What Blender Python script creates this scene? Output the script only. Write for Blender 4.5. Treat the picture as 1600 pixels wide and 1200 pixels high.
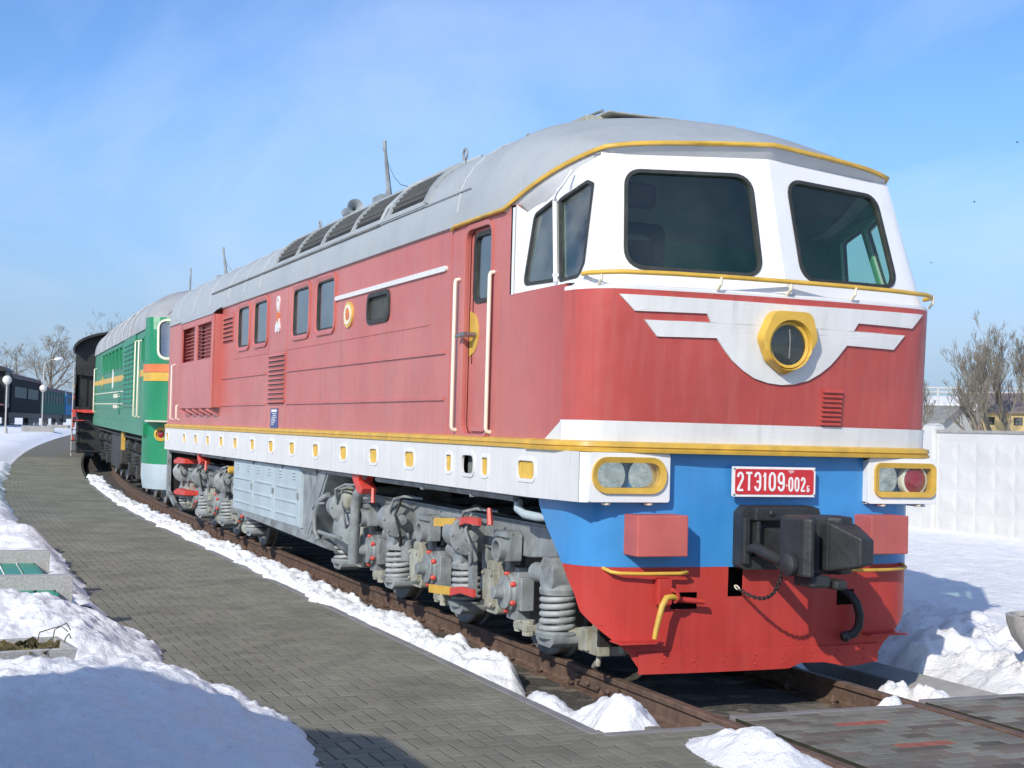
import bpy, bmesh, math, random
from mathutils import Vector, Matrix, Euler, noise
from mathutils.geometry import tessellate_polygon

# ------------------------------------------------------------------ reset
for o in list(bpy.data.objects): bpy.data.objects.remove(o)
SC = bpy.context.scene
COL = SC.collection
R = math.radians
PI = math.pi

# ------------------------------------------------------------------ camera
cam_d = bpy.data.cameras.new('camera')
cam = bpy.data.objects.new('camera', cam_d); COL.objects.link(cam)
cam_d.sensor_width = 36.0; cam_d.lens = 36.0*2200/1600; cam_d.clip_start = 0.05; cam_d.clip_end = 6000
def cam_axes(yaw, pitch, roll):
    f = Vector((math.sin(yaw)*math.cos(pitch), math.cos(yaw)*math.cos(pitch), math.sin(pitch)))
    r = Vector((math.cos(yaw), -math.sin(yaw), 0)); u = r.cross(f)
    return (r*math.cos(roll)+u*math.sin(roll), u*math.cos(roll)-r*math.sin(roll), f)
_r, _u, _f = cam_axes(0.39655, 0.032422, 0.026717)
cam.matrix_world = Matrix(((_r.x, _u.x, -_f.x, -5.5101), (_r.y, _u.y, -_f.y, -8.3097), (_r.z, _u.z, -_f.z, 1.7796), (0, 0, 0, 1)))
SC.camera = cam
SC.render.resolution_x = 1024; SC.render.resolution_y = 768

# ------------------------------------------------------------------ light
SUN_AZ, SUN_EL = 48.0, 30.0           # degrees to the left of -Y, elevation
sdir = Vector((-math.sin(R(SUN_AZ))*math.cos(R(SUN_EL)), -math.cos(R(SUN_AZ))*math.cos(R(SUN_EL)), math.sin(R(SUN_EL))))
sl = bpy.data.lights.new('sun', 'SUN'); sun = bpy.data.objects.new('sun', sl); COL.objects.link(sun)
sl.energy = 3.15; sl.angle = R(0.53); sl.color = (1.0, 0.94, 0.84)
sun.rotation_euler = sdir.to_track_quat('Z', 'Y').to_euler(); sun.location = (-20, -20, 30)
W = bpy.data.worlds.new('World'); SC.world = W; W.use_nodes = True
wn, wl = W.node_tree.nodes, W.node_tree.links
wn.clear()
out = wn.new('ShaderNodeOutputWorld'); bg = wn.new('ShaderNodeBackground')
sky = wn.new('ShaderNodeTexSky'); sky.sky_type = 'NISHITA'; sky.sun_disc = False
sky.sun_elevation = R(SUN_EL); sky.sun_rotation = math.atan2(sdir.x, sdir.y)
sky.air_density = 1.0; sky.dust_density = 0.9; sky.ozone_density = 4.0; sky.altitude = 150
bg.inputs['Strength'].default_value = 0.15
def wnode(t, **k):
    n = wn.new(t)
    for a, b in k.items(): setattr(n, a, b)
    return n
tc = wnode('ShaderNodeTexCoord'); sep = wnode('ShaderNodeSeparateXYZ'); wl.new(tc.outputs['Generated'], sep.inputs[0])
mz = wnode('ShaderNodeMath', operation='ADD'); mz.inputs[1].default_value = 0.12; wl.new(sep.outputs['Z'], mz.inputs[0])
mx = wnode('ShaderNodeMath', operation='DIVIDE'); wl.new(sep.outputs['X'], mx.inputs[0]); wl.new(mz.outputs[0], mx.inputs[1])
my = wnode('ShaderNodeMath', operation='DIVIDE'); wl.new(sep.outputs['Y'], my.inputs[0]); wl.new(mz.outputs[0], my.inputs[1])
cmb = wnode('ShaderNodeCombineXYZ'); wl.new(mx.outputs[0], cmb.inputs[0]); wl.new(my.outputs[0], cmb.inputs[1])
mp = wnode('ShaderNodeMapping'); mp.inputs['Scale'].default_value = (1.0, 0.45, 1); mp.inputs['Rotation'].default_value = (0, 0, R(35)); wl.new(cmb.outputs[0], mp.inputs[0])
nz = wnode('ShaderNodeTexNoise'); nz.inputs['Scale'].default_value = 0.9; nz.inputs['Detail'].default_value = 7; nz.inputs['Roughness'].default_value = 0.55; nz.inputs['Distortion'].default_value = 0.6; wl.new(mp.outputs[0], nz.inputs['Vector'])
cr = wnode('ShaderNodeValToRGB'); cr.color_ramp.elements[0].position = 0.42; cr.color_ramp.elements[1].position = 0.72
cr.color_ramp.elements[1].color = (0.38, 0.38, 0.38, 1); wl.new(nz.outputs['Fac'], cr.inputs[0])
mix = wnode('ShaderNodeMix', data_type='RGBA'); wl.new(cr.outputs[0], mix.inputs[0]); tn = wnode('ShaderNodeMix', data_type='RGBA', blend_type='MULTIPLY'); tn.inputs[0].default_value = 1; wl.new(sky.outputs[0], tn.inputs[6]); tn.inputs[7].default_value = (.60, .735, .91, 1); wl.new(tn.outputs[2], mix.inputs[6]); mix.inputs[7].default_value = (5.4, 5.7, 6.2, 1)
hz = wnode('ShaderNodeMapRange'); hz.interpolation_type = 'SMOOTHSTEP'; hz.inputs[1].default_value = -.02; hz.inputs[2].default_value = .24; hz.inputs[3].default_value = .85; hz.inputs[4].default_value = .0; wl.new(sep.outputs['Z'], hz.inputs[0])
mix2 = wnode('ShaderNodeMix', data_type='RGBA'); wl.new(hz.outputs[0], mix2.inputs[0]); wl.new(mix.outputs[2], mix2.inputs[6]); mix2.inputs[7].default_value = (1.85, 2.45, 3.40, 1)
wl.new(mix2.outputs[2], bg.inputs['Color']); wl.new(bg.outputs[0], out.inputs[0])
SC.view_settings.view_transform = 'Standard'; SC.view_settings.look = 'None'
SC.view_settings.exposure = 0.40; SC.view_settings.gamma = 1.0; SC.view_settings.use_curve_mapping = False

# ================================================================== helpers
rnd = random.Random(7)
def tag(o, label=None, cat=None, group=None, kind=None):
    if label: o['label'] = label
    if cat: o['category'] = cat
    if group: o['group'] = group
    if kind: o['kind'] = kind
    return o
def empty(name, loc=(0, 0, 0), rz=0, **k):
    o = bpy.data.objects.new(name, None); COL.objects.link(o); o.location = loc; o.rotation_euler = (0, 0, rz)
    o.empty_display_size = 0.2
    return tag(o, **k)
def lerp(a, b, t): return a+(b-a)*t
def rpoly(pts, r, n=5):
    """round the corners of a convex 2-D polygon"""
    res = []; m = len(pts)
    for i in range(m):
        p = Vector(pts[i]); a = Vector(pts[i-1])-p; b = Vector(pts[(i+1) % m])-p
        rr = r[i] if isinstance(r, (list, tuple)) else r
        if rr <= 0: res.append((p.x, p.y)); continue
        la, lb = a.length, b.length; a.normalize(); b.normalize()
        ang = math.acos(max(-1, min(1, a.dot(b)))); d = min(rr/math.tan(ang/2), la*.49, lb*.49)
        p0, p2 = p+a*d, p+b*d
        for k in range(n+1):
            t = k/n; q = p0*(1-t)**2+p*2*t*(1-t)*.85+p2*t*t; w = (1-t)**2+2*t*(1-t)*.85+t*t; q = q/w
            res.append((q.x, q.y))
    return res
def rect(u0, u1, v0, v1): return [(u0, v0), (u1, v0), (u1, v1), (u0, v1)]
def rrect(u0, u1, v0, v1, r, n=5): return rpoly(rect(u0, u1, v0, v1), r, n)
def area2(p): return sum(p[i-1][0]*p[i][1]-p[i][0]*p[i-1][1] for i in range(len(p)))/2
def offs(pts, d):
    """offset a dense closed outline outward by d"""
    s = 1 if area2(pts) > 0 else -1; m = len(pts); o = []
    for i in range(m):
        a = Vector(pts[i])-Vector(pts[i-1]); b = Vector(pts[(i+1) % m])-Vector(pts[i])
        if a.length < 1e-7: a = b
        if b.length < 1e-7: b = a
        a.normalize(); b.normalize(); na = Vector((a.y, -a.x))*s; nb = Vector((b.y, -b.x))*s
        nn = na+nb
        if nn.length < 1e-6: nn = na
        nn.normalize(); c = max(.35, nn.dot(na)); q = Vector(pts[i])+nn*(d/c); o.append((q.x, q.y))
    return o
def circ(c, r, n=20, ry=None): return [(c[0]+r*math.cos(2*PI*i/n), c[1]+(ry or r)*math.sin(2*PI*i/n)) for i in range(n)]
class Fr:
    """local frame: origin, u, v and outward normal"""
    def __init__(s, O, U, V): s.O = Vector(O); s.U = Vector(U).normalized(); s.V = Vector(V).normalized(); s.N = s.U.cross(s.V)
    def __call__(s, u, v, d=0): return tuple(s.O+s.U*u+s.V*v+s.N*d)
class MB:
    def __init__(s): s.v = []; s.f = []
    def add(s, vs, fs):
        o = len(s.v); s.v += [tuple(p) for p in vs]; s.f += [tuple(i+o for i in f) for f in fs]; return s
    def box(s, x0, x1, y0, y1, z0, z1, M=None):
        vs = [(x, y, z) for x in (x0, x1) for y in (y0, y1) for z in (z0, z1)]
        if M is not None: vs = [tuple(M @ Vector(p)) for p in vs]
        return s.add(vs, [(0, 1, 3, 2), (4, 6, 7, 5), (0, 4, 5, 1), (2, 3, 7, 6), (0, 2, 6, 4), (1, 5, 7, 3)])
    def cb(s, c, sz, rot=(0, 0, 0)):
        M = Matrix.Translation(c) @ Euler(rot).to_matrix().to_4x4(); a, b, d = sz[0]/2, sz[1]/2, sz[2]/2
        return s.box(-a, a, -b, b, -d, d, M)
    def bar(s, p0, p1, w, h, up=(0, 0, 1)):
        p0, p1 = Vector(p0), Vector(p1); d = (p1-p0); L = d.length; d.normalize(); side = d.cross(Vector(up))
        if side.length < 1e-5: side = d.cross(Vector((1, 0, 0)))
        side.normalize(); u = side.cross(d)
        vs = []
        for p in (p0, p1):
            for a, b in ((-1, -1), (1, -1), (1, 1), (-1, 1)): vs.append(tuple(p+side*a*w/2+u*b*h/2))
        return s.add(vs, [(0, 1, 2, 3), (7, 6, 5, 4), (0, 4, 5, 1), (1, 5, 6, 2), (2, 6, 7, 3), (3, 7, 4, 0)])
    def prism(s, poly, a, b, axis='x'):
        n = len(poly)
        mp = {'x': lambda p, t: (t, p[0], p[1]), 'y': lambda p, t: (p[0], t, p[1]), 'z': lambda p, t: (p[0], p[1], t)}[axis]
        tri = tessellate_polygon([[Vector((p[0], p[1], 0)) for p in poly]])
        vs = [mp(p, a) for p in poly]+[mp(p, b) for p in poly]
        fs = [tuple(t) for t in tri]+[tuple(i+n for i in reversed(t)) for t in tri]
        fs += [(i, (i+1) % n, (i+1) % n+n, i+n) for i in range(n)]
        return s.add(vs, fs)
    def panel(s, fr, outer, holes=(), d0=0.0, d1=0.02, back=True, sides=True):
        loops = [outer]+list(holes); flat = [p for l in loops for p in l]; n = len(flat)
        tri = tessellate_polygon([[Vector((p[0], p[1], 0)) for p in l] for l in loops])
        vs = [fr(p[0], p[1], d1) for p in flat]; fs = [tuple(t) for t in tri]
        vs += [fr(p[0], p[1], d0) for p in flat]
        if back: fs += [tuple(i+n for i in reversed(t)) for t in tri]
        if sides:
            o = 0
            for l in loops:
                m = len(l)
                for i in range(m): fs.append((o+i, o+(i+1) % m, o+(i+1) % m+n, o+i+n))
                o += m
        return s.add(vs, fs)
    def ringp(s, fr, a, b, d0, d1, d0b=None):
        """ring between two outlines with equal counts; d1 front at a, d0b front at b"""
        n = len(a); d1b = d1 if d0b is None else d0b
        vs = [fr(*p, d1) for p in a]+[fr(*p, d1b) for p in b]+[fr(*p, d0) for p in a]+[fr(*p, d0) for p in b]
        fs = []
        for i in range(n):
            j = (i+1) % n
            fs += [(i, j, n+j, n+i), (2*n+i, 2*n+j, j, i), (n+i, n+j, 3*n+j, 3*n+i)]
        return s.add(vs, fs)
    def cyl(s, p0, p1, r0, r1=None, n=12, caps=True):
        p0, p1 = Vector(p0), Vector(p1); r1 = r0 if r1 is None else r1
        q = (p1-p0).to_track_quat('Z', 'Y'); vs = []
        for p, r in ((p0, r0), (p1, r1)):
            for i in range(n): vs.append(tuple(p+q @ Vector((r*math.cos(2*PI*i/n), r*math.sin(2*PI*i/n), 0))))
        fs = [(i, (i+1) % n, (i+1) % n+n, i+n) for i in range(n)]
        if caps: fs += [tuple(reversed(range(n))), tuple(range(n, 2*n))]
        return s.add(vs, fs)
    def tube(s, pts, r, n=7, closed=False, caps=True):
        P = [Vector(p) for p in pts]; m = len(P); vs = []; fs = []; up = None
        for i in range(m):
            if closed: d = P[(i+1) % m]-P[i-1]
            else: d = P[min(i+1, m-1)]-P[max(i-1, 0)]
            d.normalize()
            if up is None:
                up = Vector((0, 0, 1)) if abs(d.z) < .9 else Vector((1, 0, 0))
            side = d.cross(up)
            if side.length < 1e-4: side = d.cross(Vector((0, 1, 0)))
            side.normalize(); up = side.cross(d).normalized()
            rr = r[i] if isinstance(r, (list, tuple)) else r
            for k in range(n): a = 2*PI*k/n; vs.append(tuple(P[i]+side*rr*math.cos(a)+up*rr*math.sin(a)))
        for i in range(m if closed else m-1):
            for k in range(n):
                a, b = i*n+k, i*n+(k+1) % n; c, d2 = ((i+1) % m)*n+(k+1) % n, ((i+1) % m)*n+k
                fs.append((a, b, c, d2))
        if caps and not closed: fs += [tuple(reversed(range(n))), tuple(range((m-1)*n, m*n))]
        return s.add(vs, fs)
    def lathe(s, prof, O, axis='z', n=16):
        """prof: list of (radius, height) along axis from O"""
        A = {'x': Vector((1, 0, 0)), 'y': Vector((0, 1, 0)), 'z': Vector((0, 0, 1)), '-x': Vector((-1, 0, 0)), '-y': Vector((0, -1, 0))}[axis] if isinstance(axis, str) else Vector(axis).normalized()
        q = A.to_track_quat('Z', 'Y'); O = Vector(O); vs = []; fs = []; m = len(prof)
        for r, h in prof:
            for k in range(n): vs.append(tuple(O+q @ Vector((r*math.cos(2*PI*k/n), r*math.sin(2*PI*k/n), h))))
        for i in range(m-1):
            for k in range(n): fs.append((i*n+k, i*n+(k+1) % n, (i+1)*n+(k+1) % n, (i+1)*n+k))
        if prof[0][0] > 1e-6: fs.append(tuple(reversed(range(n))))
        if prof[-1][0] > 1e-6: fs.append(tuple(range((m-1)*n, m*n)))
        return s.add(vs, fs)
    def coil(s, c, Rr, r, turns, h, n=6, seg=14):
        pts = [(c[0]+Rr*math.cos(2*PI*i/seg), c[1]+Rr*math.sin(2*PI*i/seg), c[2]+h*i/(turns*seg)) for i in range(int(turns*seg)+1)]
        return s.tube(pts, r, n)
    def grid(s, G, flip=False):
        nu, nv = len(G), len(G[0]); vs = [p for row in G for p in row]; fs = []
        for i in range(nu-1):
            for j in range(nv-1):
                q = (i*nv+j, i*nv+j+1, (i+1)*nv+j+1, (i+1)*nv+j); fs.append(tuple(reversed(q)) if flip else q)
        return s.add(vs, fs)
    def bolts(s, pts, axis, r=.012, h=.012, n=6):
        for p in pts: s.lathe([(r, 0), (r, h*.7), (r*.6, h)], p, axis, n)
        return s
    def build(s, name, m, parent=None, smooth=None, bevel=0, seg=2, label=None, loc=None, **k):
        me = bpy.data.meshes.new(name); me.from_pydata(s.v, [], s.f); me.update()
        bm = bmesh.new(); bm.from_mesh(me); bmesh.ops.recalc_face_normals(bm, faces=bm.faces); bm.to_mesh(me); bm.free()
        ms = m if isinstance(m, (list, tuple)) else [m]
        for x in ms: me.materials.append(x)
        if smooth:
            me.polygons.foreach_set('use_smooth', [True]*len(me.polygons))
            me.set_sharp_from_angle(angle=R(smooth))
        o = bpy.data.objects.new(name, me); COL.objects.link(o)
        if parent: o.parent = parent
        if loc: o.location = loc
        if bevel:
            b = o.modifiers.new('bevel', 'BEVEL'); b.width = bevel; b.segments = seg; b.limit_method = 'ANGLE'; b.angle_limit = R(40)
            if not smooth: b.harden_normals = False
        return tag(o, label=label, **k)
def link_copy(o, parent=None, loc=None):
    c = o.copy(); COL.objects.link(c)
    if parent is not None: c.parent = parent
    if loc is not None: c.location = loc
    return c
def copy_tree(o, parent=None):
    c = link_copy(o, parent)
    for ch in list(o.children): copy_tree(ch, c)
    return c
def fbm(x, y, z=0, oct=4):
    return noise.fractal(Vector((x, y, z)), 1.0, 2.0, oct)

# ------------------------------------------------------------------ materials
MATS = {}
def mat(name, col, rough=.5, metal=0, var=.12, vscale=3.0, bump=0.0, bscale=30, streak=0.0, streak_col=None, dirt=0.0, dirt_col=(.12, .09, .07), dscale=1.2, spec=.5, fade=0.0, fade_col=(.6, .5, .48), coat=0, fade_y=None, wave=0.0, runs=0.0, rust=0.0):
    """painted / mineral surface: base colour with uneven tone, vertical run-off streaks, dirt patches and fine relief"""
    m = bpy.data.materials.new(name); m.use_nodes = True; t = m.node_tree; N, L = t.nodes, t.links
    b = N['Principled BSDF']; b.inputs['Roughness'].default_value = rough; b.inputs['Metallic'].default_value = metal
    b.inputs['Specular IOR Level'].default_value = spec
    if coat: b.inputs['Coat Weight'].default_value = coat; b.inputs['Coat Roughness'].default_value = .15
    g = N.new('ShaderNodeNewGeometry'); pos = g.outputs['Position']
    def nz(scale, vec=None, detail=4, rg=.55):
        n = N.new('ShaderNodeTexNoise'); n.inputs['Scale'].default_value = scale; n.inputs['Detail'].default_value = detail; n.inputs['Roughness'].default_value = rg
        L.new(vec or pos, n.inputs['Vector']); return n.outputs['Fac']
    def ramp(fac, p0, p1):
        r = N.new('ShaderNodeMapRange'); r.inputs[1].default_value = p0; r.inputs[2].default_value = p1; L.new(fac, r.inputs[0]); return r.outputs[0]
    def mixc(fac, a, bcol, amt=1.0):
        x = N.new('ShaderNodeMix'); x.data_type = 'RGBA'
        if amt != 1.0:
            mm = N.new('ShaderNodeMath'); mm.operation = 'MULTIPLY'; mm.inputs[1].default_value = amt; L.new(fac, mm.inputs[0]); fac = mm.outputs[0]
        L.new(fac, x.inputs[0])
        for v, i in ((a, 6), (bcol, 7)):
            if isinstance(v, tuple): x.inputs[i].default_value = (*v[:3], 1)
            else: L.new(v, x.inputs[i])
        return x.outputs[2]
    c = tuple(col[:3])
    lo = tuple(x*(1-var) for x in c); hi = tuple(min(1, x*(1+var)) for x in c)
    cc = mixc(ramp(nz(vscale), .3, .7), lo, hi)
    if fade:
        ff = ramp(nz(.9, detail=5), .35, .75)
        if fade_y:                      # bleaching grows from the nose towards the sides
            sp_ = N.new('ShaderNodeSeparateXYZ'); L.new(pos, sp_.inputs[0]); fy = N.new('ShaderNodeMapRange'); fy.interpolation_type = 'SMOOTHSTEP'; fy.inputs[1].default_value = fade_y[0]; fy.inputs[2].default_value = fade_y[1]; fy.inputs[3].default_value = fade_y[2]; L.new(sp_.outputs['Y'], fy.inputs[0])
            ad = N.new('ShaderNodeMath'); ad.operation = 'MULTIPLY_ADD'; ad.inputs[1].default_value = .45; ad.inputs[2].default_value = .55; L.new(ff, ad.inputs[0])
            mu = N.new('ShaderNodeMath'); mu.operation = 'MULTIPLY'; L.new(ad.outputs[0], mu.inputs[0]); L.new(fy.outputs[0], mu.inputs[1]); ff = mu.outputs[0]
        cc = mixc(ff, cc, fade_col, fade)
    if streak:
        mp_ = N.new('ShaderNodeMapping'); mp_.inputs['Scale'].default_value = (9, 9, .55); L.new(pos, mp_.inputs[0])
        cc = mixc(ramp(nz(1.6, mp_.outputs[0], 5), .45, .8), cc, streak_col or tuple(x*.45 for x in c), streak)
    if runs:                            # dark narrow run-off stains
        mq = N.new('ShaderNodeMapping'); mq.inputs['Scale'].default_value = (5, 5, .28); mq.inputs['Location'].default_value = (3.1, 7.7, .4); L.new(pos, mq.inputs[0])
        cc = mixc(ramp(nz(2.3, mq.outputs[0], 6, .6), .60, .78), cc, tuple(x*.22+.02 for x in c), runs)
    if rust: cc = mixc(ramp(nz(17, detail=7, rg=.7), .66, .72), cc, (.13, .065, .04), rust)
    if dirt: cc = mixc(ramp(nz(dscale, detail=8, rg=.65), .5, .72), cc, dirt_col, dirt)
    L.new(cc, b.inputs['Base Color'])
    rr = N.new('ShaderNodeMapRange'); rr.inputs[3].default_value = max(0, rough-.1); rr.inputs[4].default_value = min(1, rough+.12); L.new(nz(6), rr.inputs[0]); L.new(rr.outputs[0], b.inputs['Roughness'])
    last = None
    if wave:
        bw = N.new('ShaderNodeBump'); bw.inputs['Strength'].default_value = wave; bw.inputs['Distance'].default_value = .05; L.new(nz(2.1, detail=2), bw.inputs['Height']); last = bw.outputs[0]
    if bump:
        bp = N.new('ShaderNodeBump'); bp.inputs['Strength'].default_value = bump; bp.inputs['Distance'].default_value = .02; L.new(nz(bscale, detail=6), bp.inputs['Height'])
        if last: L.new(last, bp.inputs['Normal'])
        last = bp.outputs[0]
    if last: L.new(last, b.inputs['Normal'])
    MATS[name] = m; return m
def glass(name, tint, gloss_col=(1, 1, 1), ior=1.5, trans=.8, rough=.02):
    m = bpy.data.materials.new(name); m.use_nodes = True; t = m.node_tree; N, L = t.nodes, t.links; N.clear()
    o = N.new('ShaderNodeOutputMaterial'); a = N.new('ShaderNodeBsdfTransparent'); a.inputs[0].default_value = (*tint, 1)
    g = N.new('ShaderNodeBsdfGlossy'); g.inputs['Roughness'].default_value = rough; g.inputs[0].default_value = (*gloss_col, 1)
    d = N.new('ShaderNodeBsdfDiffuse'); d.inputs[0].default_value = (.35, .37, .36, 1)
    lw = N.new('ShaderNodeLayerWeight'); pw = N.new('ShaderNodeMath'); pw.operation = 'POWER'; pw.inputs[1].default_value = 5; L.new(lw.outputs['Facing'], pw.inputs[0])
    f0 = ((ior-1)/(ior+1))**2; fm = N.new('ShaderNodeMath'); fm.operation = 'MULTIPLY_ADD'; fm.inputs[1].default_value = 1-f0; fm.inputs[2].default_value = f0; L.new(pw.outputs[0], fm.inputs[0])
    lw.inputs['Blend'].default_value = .5
    m1 = N.new('ShaderNodeMixShader'); L.new(fm.outputs[0], m1.inputs[0]); L.new(a.outputs[0], m1.inputs[1]); L.new(g.outputs[0], m1.inputs[2])
    geo = N.new('ShaderNodeNewGeometry'); nz = N.new('ShaderNodeTexNoise'); nz.inputs['Scale'].default_value = 3; nz.inputs['Detail'].default_value = 6; L.new(geo.outputs['Position'], nz.inputs['Vector'])
    mr = N.new('ShaderNodeMapRange'); mr.inputs[1].default_value = .35; mr.inputs[2].default_value = .8; mr.inputs[4].default_value = 1-trans; L.new(nz.outputs['Fac'], mr.inputs[0])
    m2 = N.new('ShaderNodeMixShader'); L.new(mr.outputs[0], m2.inputs[0]); L.new(m1.outputs[0], m2.inputs[1]); L.new(d.outputs[0], m2.inputs[2])
    L.new(m2.outputs[0], o.inputs[0]); MATS[name] = m; return m

RED = mat('red_paint', (.430, .055, .044), .38, var=.12, vscale=1.3, streak=.24, streak_col=(.52, .21, .18), dirt=.12, bump=.14, bscale=9, fade=.70, fade_col=(.565, .232, .198), fade_y=(-.05, 1.3, .10), wave=.35, runs=.38, rust=.35)
REDN = mat('nose_red_paint', (.37, .045, .045), .34, var=.10, vscale=1.6, streak=.40, streak_col=(.55, .17, .16), dirt=.05, bump=.10, bscale=7, fade=.15, fade_col=(.55, .16, .15))
REDP = mat('plough_red_paint', (.46, .040, .030), .40, var=.14, vscale=2.2, streak=.2, streak_col=(.55, .12, .11), dirt=.06, bump=.16, bscale=8, fade=.12, fade_col=(.56, .14, .11), spec=.35, wave=.25, rust=.35, runs=.2)
REDX = mat('faded_box_red_paint', (.47, .105, .088), .5, var=.1, vscale=4, streak=.2, streak_col=(.50, .19, .165), bump=.12, bscale=10, wave=.25, rust=.35)
REDB = mat('bright_red_paint', (.60, .06, .045), .45, var=.15, vscale=8, bump=.08, dirt=.15)
BLUE = mat('blue_paint', (.045, .25, .56), .34, var=.10, vscale=2.0, streak=.12, streak_col=(.12, .36, .66), bump=.14, bscale=8, dirt=.08, wave=.2, runs=.15, rust=.15)
WHITE = mat('white_paint', (.70, .695, .67), .42, var=.06, vscale=2, streak=.35, streak_col=(.50, .485, .45), bump=.10, bscale=10, dirt=.16, dirt_col=(.40, .37, .32), wave=.12, rust=.30, runs=.30)
WHITEC = mat('cab_white_paint', (.76, .76, .75), .36, var=.04, vscale=2, streak=.12, streak_col=(.62, .62, .59), bump=.10, bscale=9, wave=.15, rust=.18, runs=.08)
YEL = mat('yellow_paint', (.62, .38, .055), .45, var=.16, vscale=6, dirt=.25, bump=.08, dscale=4, dirt_col=(.20, .14, .06))
YELW = mat('porthole_yellow_paint', (.70, .44, .06), .5, var=.14, vscale=10, bump=.05)
CREAM = mat('cream_paint', (.76, .70, .55), .45, var=.08, vscale=5, dirt=.12, dscale=5)
ROOF = mat('roof_grey_paint', (.37, .40, .405), .50, var=.10, vscale=1.6, streak=.12, streak_col=(.30, .31, .30), dirt=.40, dirt_col=(.25, .24, .20), dscale=1.6, bump=.16, bscale=8, wave=.30, rust=.35, runs=.2)
GREY = mat('bogie_grey_paint', (.255, .28, .285), .48, var=.30, vscale=3.5, runs=.35, dirt=.85, dirt_col=(.075, .066, .052), dscale=3.4, bump=.22, bscale=18, rust=.45)
LGREY = mat('box_grey_blue_paint', (.42, .50, .54), .50, var=.08, vscale=2.5, dirt=.25, dirt_col=(.24, .23, .20), bump=.10, bscale=12, streak=.15)
OLGREY = mat('stained_grey_paint', (.34, .34, .28), .6, var=.3, vscale=6, dirt=.7, dirt_col=(.16, .12, .06), dscale=5, bump=.2)
DARK = mat('dark_underside', (.018, .017, .016), .85, var=.4, vscale=5)
COUP = mat('coupler_black_paint', (.026, .028, .030), .55, var=.25, vscale=7, dirt=.35, dirt_col=(.06, .06, .055), bump=.4, bscale=14)
RUBBER = mat('black_rubber', (.018, .019, .018), .55, var=.3, vscale=12)
GASK = mat('window_rubber', (.03, .032, .028), .6, var=.35, vscale=14, bump=.2)
STEEL = mat('worn_steel', (.32, .31, .30), .35, metal=.85, var=.2, vscale=8)
RUST = mat('rusty_rail', (.135, .085, .060), .72, var=.35, vscale=9, dirt=.6, dirt_col=(.075, .05, .04), dscale=7, bump=.35, bscale=30)
RAILTOP = mat('rail_head_steel', (.20, .10, .065), .45, metal=.3, var=.25, vscale=12)
WHEEL = mat('wheel_grey', (.20, .20, .19), .6, var=.35, vscale=5, dirt=.5)
GREEN = mat('green_paint', (.010, .205, .088), .36, var=.12, vscale=1.4, streak=.18, streak_col=(.03, .26, .13), bump=.08, bscale=9)
GROOF = mat('weathered_roof_grey', (.36, .37, .37), .55, var=.16, vscale=1.2, dirt=.5, dirt_col=(.22, .19, .18), dscale=.9, bump=.1)
ORANGE = mat('orange_paint', (.62, .17, .05), .45, var=.1)
BLACK = mat('engine_black', (.016, .018, .017), .5, var=.4, vscale=4, dirt=.4, dirt_col=(.05, .045, .04))
SOOT = mat('bogie_black', (.030, .030, .029), .6, var=.5, vscale=4, dirt=.55, dirt_col=(.08, .07, .06))
GRILLE = mat('grille_dark', (.055, .056, .048), .6, var=.35, vscale=12, dirt=.3)
INGREEN = mat('cab_green_paint', (.11, .38, .21), .5, var=.1)
INCREAM = mat('cab_cream_paint', (.30, .33, .30), .5, var=.08)
INDARK = mat('cab_dark_panel', (.02, .024, .024), .5, var=.2)
PLATE = mat('plate_red', (.56, .025, .03), .35, var=.08, vscale=9)
PLATEW = mat('plate_white', (.82, .80, .77), .4, var=.05, vscale=14, dirt=.15, dscale=20)
NAVY = mat('info_plate_blue', (.03, .05, .20), .35, var=.1)
GOLD = mat('emblem_gold', (.66, .42, .10), .4, var=.2, vscale=20)
SILVER = mat('reflector_silver', (.80, .80, .74), .12, metal=1, var=.3, vscale=14, bump=.35, bscale=9, dirt=.3, dirt_col=(.12, .11, .09), dscale=4)
REDLENS = mat('red_lens', (.30, .006, .012), .06, var=.1, coat=1)
LAMPGL = mat('lamp_lens_dark', (.02, .018, .016), .08, var=.3, coat=.6)
CONC = mat('concrete', (.33, .32, .30), .85, var=.16, vscale=4, dirt=.3, dirt_col=(.18, .17, .14), dscale=3, bump=.3, bscale=40)
CONCL = mat('pebble_concrete', (.42, .41, .39), .9, var=.30, vscale=90, bump=.5, bscale=120, dirt=.15)
KERB = mat('kerb_concrete', (.22, .21, .21), .85, var=.12, vscale=6, bump=.2, dirt=.3, dirt_col=(.12, .12, .10))
FENCE = mat('fence_whitewash', (.60, .60, .59), .8, var=.05, vscale=2, streak=.10, streak_col=(.62, .61, .58), bump=.1, dirt=.08)
BENCHG = mat('bench_green_paint', (.03, .28, .18), .4, var=.12, vscale=12, bump=.1, bscale=40)
LAMPW = mat('lamp_globe_opal', (.66, .64, .56), .35, var=.04)
POLE = mat('lamp_pole_grey', (.42, .41, .38), .6, var=.1)
GRAVEL = mat('track_ballast', (.075, .068, .057), .95, var=.55, vscale=26, bump=.9, bscale=40, dirt=.5, dirt_col=(.16, .15, .12), dscale=8)
STONE = mat('field_stone', (.22, .21, .16), .9, var=.3, vscale=12, bump=.4, bscale=25)
SLEEP = mat('sleeper_concrete', (.17, .15, .12), .9, var=.3, vscale=8, bump=.3)
PANE = glass('window_pane', (.82, .92, .86), ior=1.50, trans=.97)
PANES = glass('side_window_pane', (.50, .53, .53), ior=2.7, trans=.84)
PANEC = glass('cab_side_pane', (.80, .85, .82), ior=1.9, trans=.72)
LENS = glass('lamp_glass', (.93, .94, .90), ior=1.45, trans=.985)

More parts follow.
